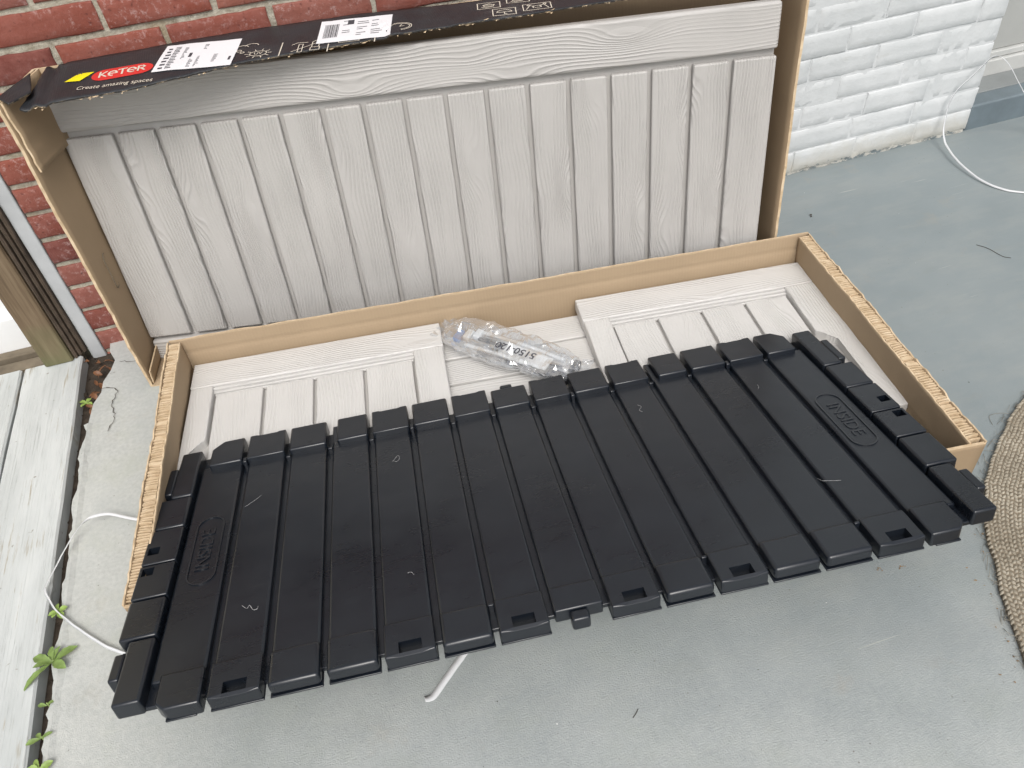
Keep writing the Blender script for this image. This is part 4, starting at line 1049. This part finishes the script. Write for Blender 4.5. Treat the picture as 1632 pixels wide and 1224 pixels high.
mobj('backing', mesh('backing', [(0,0,.0085)]+[((RR-.004)*edge_r(2*math.pi*k/n_)*math.cos(2*math.pi*k/n_), (RR-.004)*edge_r(2*math.pi*k/n_)*math.sin(2*math.pi*k/n_), .0085) for k in range(n_)]+[((RR-.002)*edge_r(2*math.pi*k/n_)*math.cos(2*math.pi*k/n_), (RR-.002)*edge_r(2*math.pi*k/n_)*math.sin(2*math.pi*k/n_), .001) for k in range(n_)],
     [(0, 1+k, 1+(k+1) % n_) for k in range(n_)]+[(1+k, 1+n_+k, 1+n_+(k+1) % n_, 1+(k+1) % n_) for k in range(n_)]), paint('rug_backing', (.20,.165,.12), .95, .3, 60), rug)
vv, ff = [], []; rnd = random.Random(8); r = RR-.004; row = 0
while r > .03:
    dr = .0068; m_ = max(6, int(2*math.pi*r/.0092)); sgn = 1 if row % 2 else -1
    for k in range(m_):
        a = 2*math.pi*(k+rnd.uniform(-.12,.12)+.25*row)/m_; rr_ = r*edge_r(a)+rnd.uniform(-.0006,.0006)
        c = Vector((rr_*math.cos(a), rr_*math.sin(a), .0085+rnd.uniform(-.0005,.0007))); th = a+math.pi/2+sgn*(.62+rnd.uniform(-.12,.12))
        e = Vector((math.cos(th), math.sin(th), 0)); f_ = Vector((-e.y, e.x, 0)); b_ = len(vv); L = .0066; wq = .0030; hq = .0042
        vv += [c-e*L-Vector((0,0,.002)), c+f_*wq, c+e*L-Vector((0,0,.002)), c-f_*wq, c-e*L*.45+Vector((0,0,hq*.8)), c+e*L*.45+Vector((0,0,hq))]
        ff += [(b_, b_+3, b_+4), (b_, b_+4, b_+1), (b_+1, b_+4, b_+5), (b_+4, b_+3, b_+5), (b_+1, b_+5, b_+2), (b_+5, b_+3, b_+2)]
    r -= dr; row += 1
tag(mobj('weave', mesh('weave', vv, ff, True), M_JUTE, rug), kind='stuff')
bm = bmesh.new(); rnd = random.Random(9)
for k in range(260):
    a = R(rnd.uniform(95, 215)); p = Vector((math.cos(a), math.sin(a), 0)); q = Vector((-p.y, p.x, 0)); b0 = p*(RR*edge_r(a)-.004)+Vector((0,0,.006)); L = rnd.choice([.004,.006,.008,.012,.02])
    s1, s2 = rnd.uniform(-1,1), rnd.uniform(-1.5,1.5); tube([b0, b0+(p+q*s1*.7)*L*.6+Vector((0,0,.001)), b0+(p*.8+q*s2)*L-Vector((0,0,.0045))], rnd.uniform(.00025,.0005), 3, bm)
for k in range(3):
    a = R(118+9*k); p = Vector((math.cos(a), math.sin(a), 0)); q = Vector((-p.y, p.x, 0)); b0 = p*(RR*edge_r(a)-.004)+Vector((0,0,.006))
    tube(spline([b0, b0+p*.02+q*.012, b0+p*.034+q*(.03-.02*k)-Vector((0,0,.003)), b0+p*.02+q*.05-Vector((0,0,.0045))], 5), .0004, 3, bm)
tag(mobj('fringe', bm, M_JUTE, rug), kind='stuff')

# ------------------------------------------------------------------ small dirt on the floor
def crumbs(name, pts, m):
    rnd = random.Random(len(pts)); bm = bmesh.new()
    for (x, y, s_) in pts:
        vv_ = [bm.verts.new((x+rnd.uniform(-s_,s_), y+rnd.uniform(-s_,s_), max(.0008, rnd.uniform(0,.9)*s_))) for _ in range(5)]
        for q in ((0,1,2),(0,3,1),(1,3,2),(2,3,0),(0,4,2),(1,4,0)): bm.faces.new([vv_[k] for k in q])
    o = mobj(name, bm, m); o['kind'] = 'stuff'; return o
rnd = random.Random(31); D1, D2, D3 = [], [], []
for k in range(90): D1.append((rnd.uniform(-.6,1.9), rnd.uniform(.25,1.75), rnd.choice([.0008,.0012,.002])))
D1 += [(1.275,1.569,.006), (1.276,1.571,.005)]
for k in range(60):
    a = R(rnd.uniform(140,205)); q = RR+abs(rnd.gauss(.004,.022)); D2.append((RC.x+q*math.cos(a), RC.y+q*math.sin(a), rnd.uniform(.0008,.003)))
D2 += [(.751+rnd.gauss(0,.004),.551+rnd.gauss(0,.003),.002) for _ in range(6)]+[(.79+rnd.gauss(0,.004),.541+rnd.gauss(0,.003),.002) for _ in range(6)]
for k in range(26): D3.append((rnd.uniform(0,1.7), rnd.uniform(.3,1.7), rnd.choice([.0008,.0012,.0018])))
crumbs('dark_grit', D1, M_SOIL); crumbs('rug_dust', D2, paint('rug_dust', (.24,.15,.07), .95, .3, 60)); crumbs('paint_chips', D3, M_PAPER)
for px, lab in ((((1556,390),(1575,396),(1597,408),(1611,411)), 'dark hair lying on the floor right of the tray'), (((1009,1144),(1013,1138),(1017,1130)), 'short dark hair on the floor below the black panel')):
    o = mobj('hair', tube(spline([at(*p, .0012) for p in px], 5), .0006, 4), M_SOIL); tag(o, lab, 'hair')
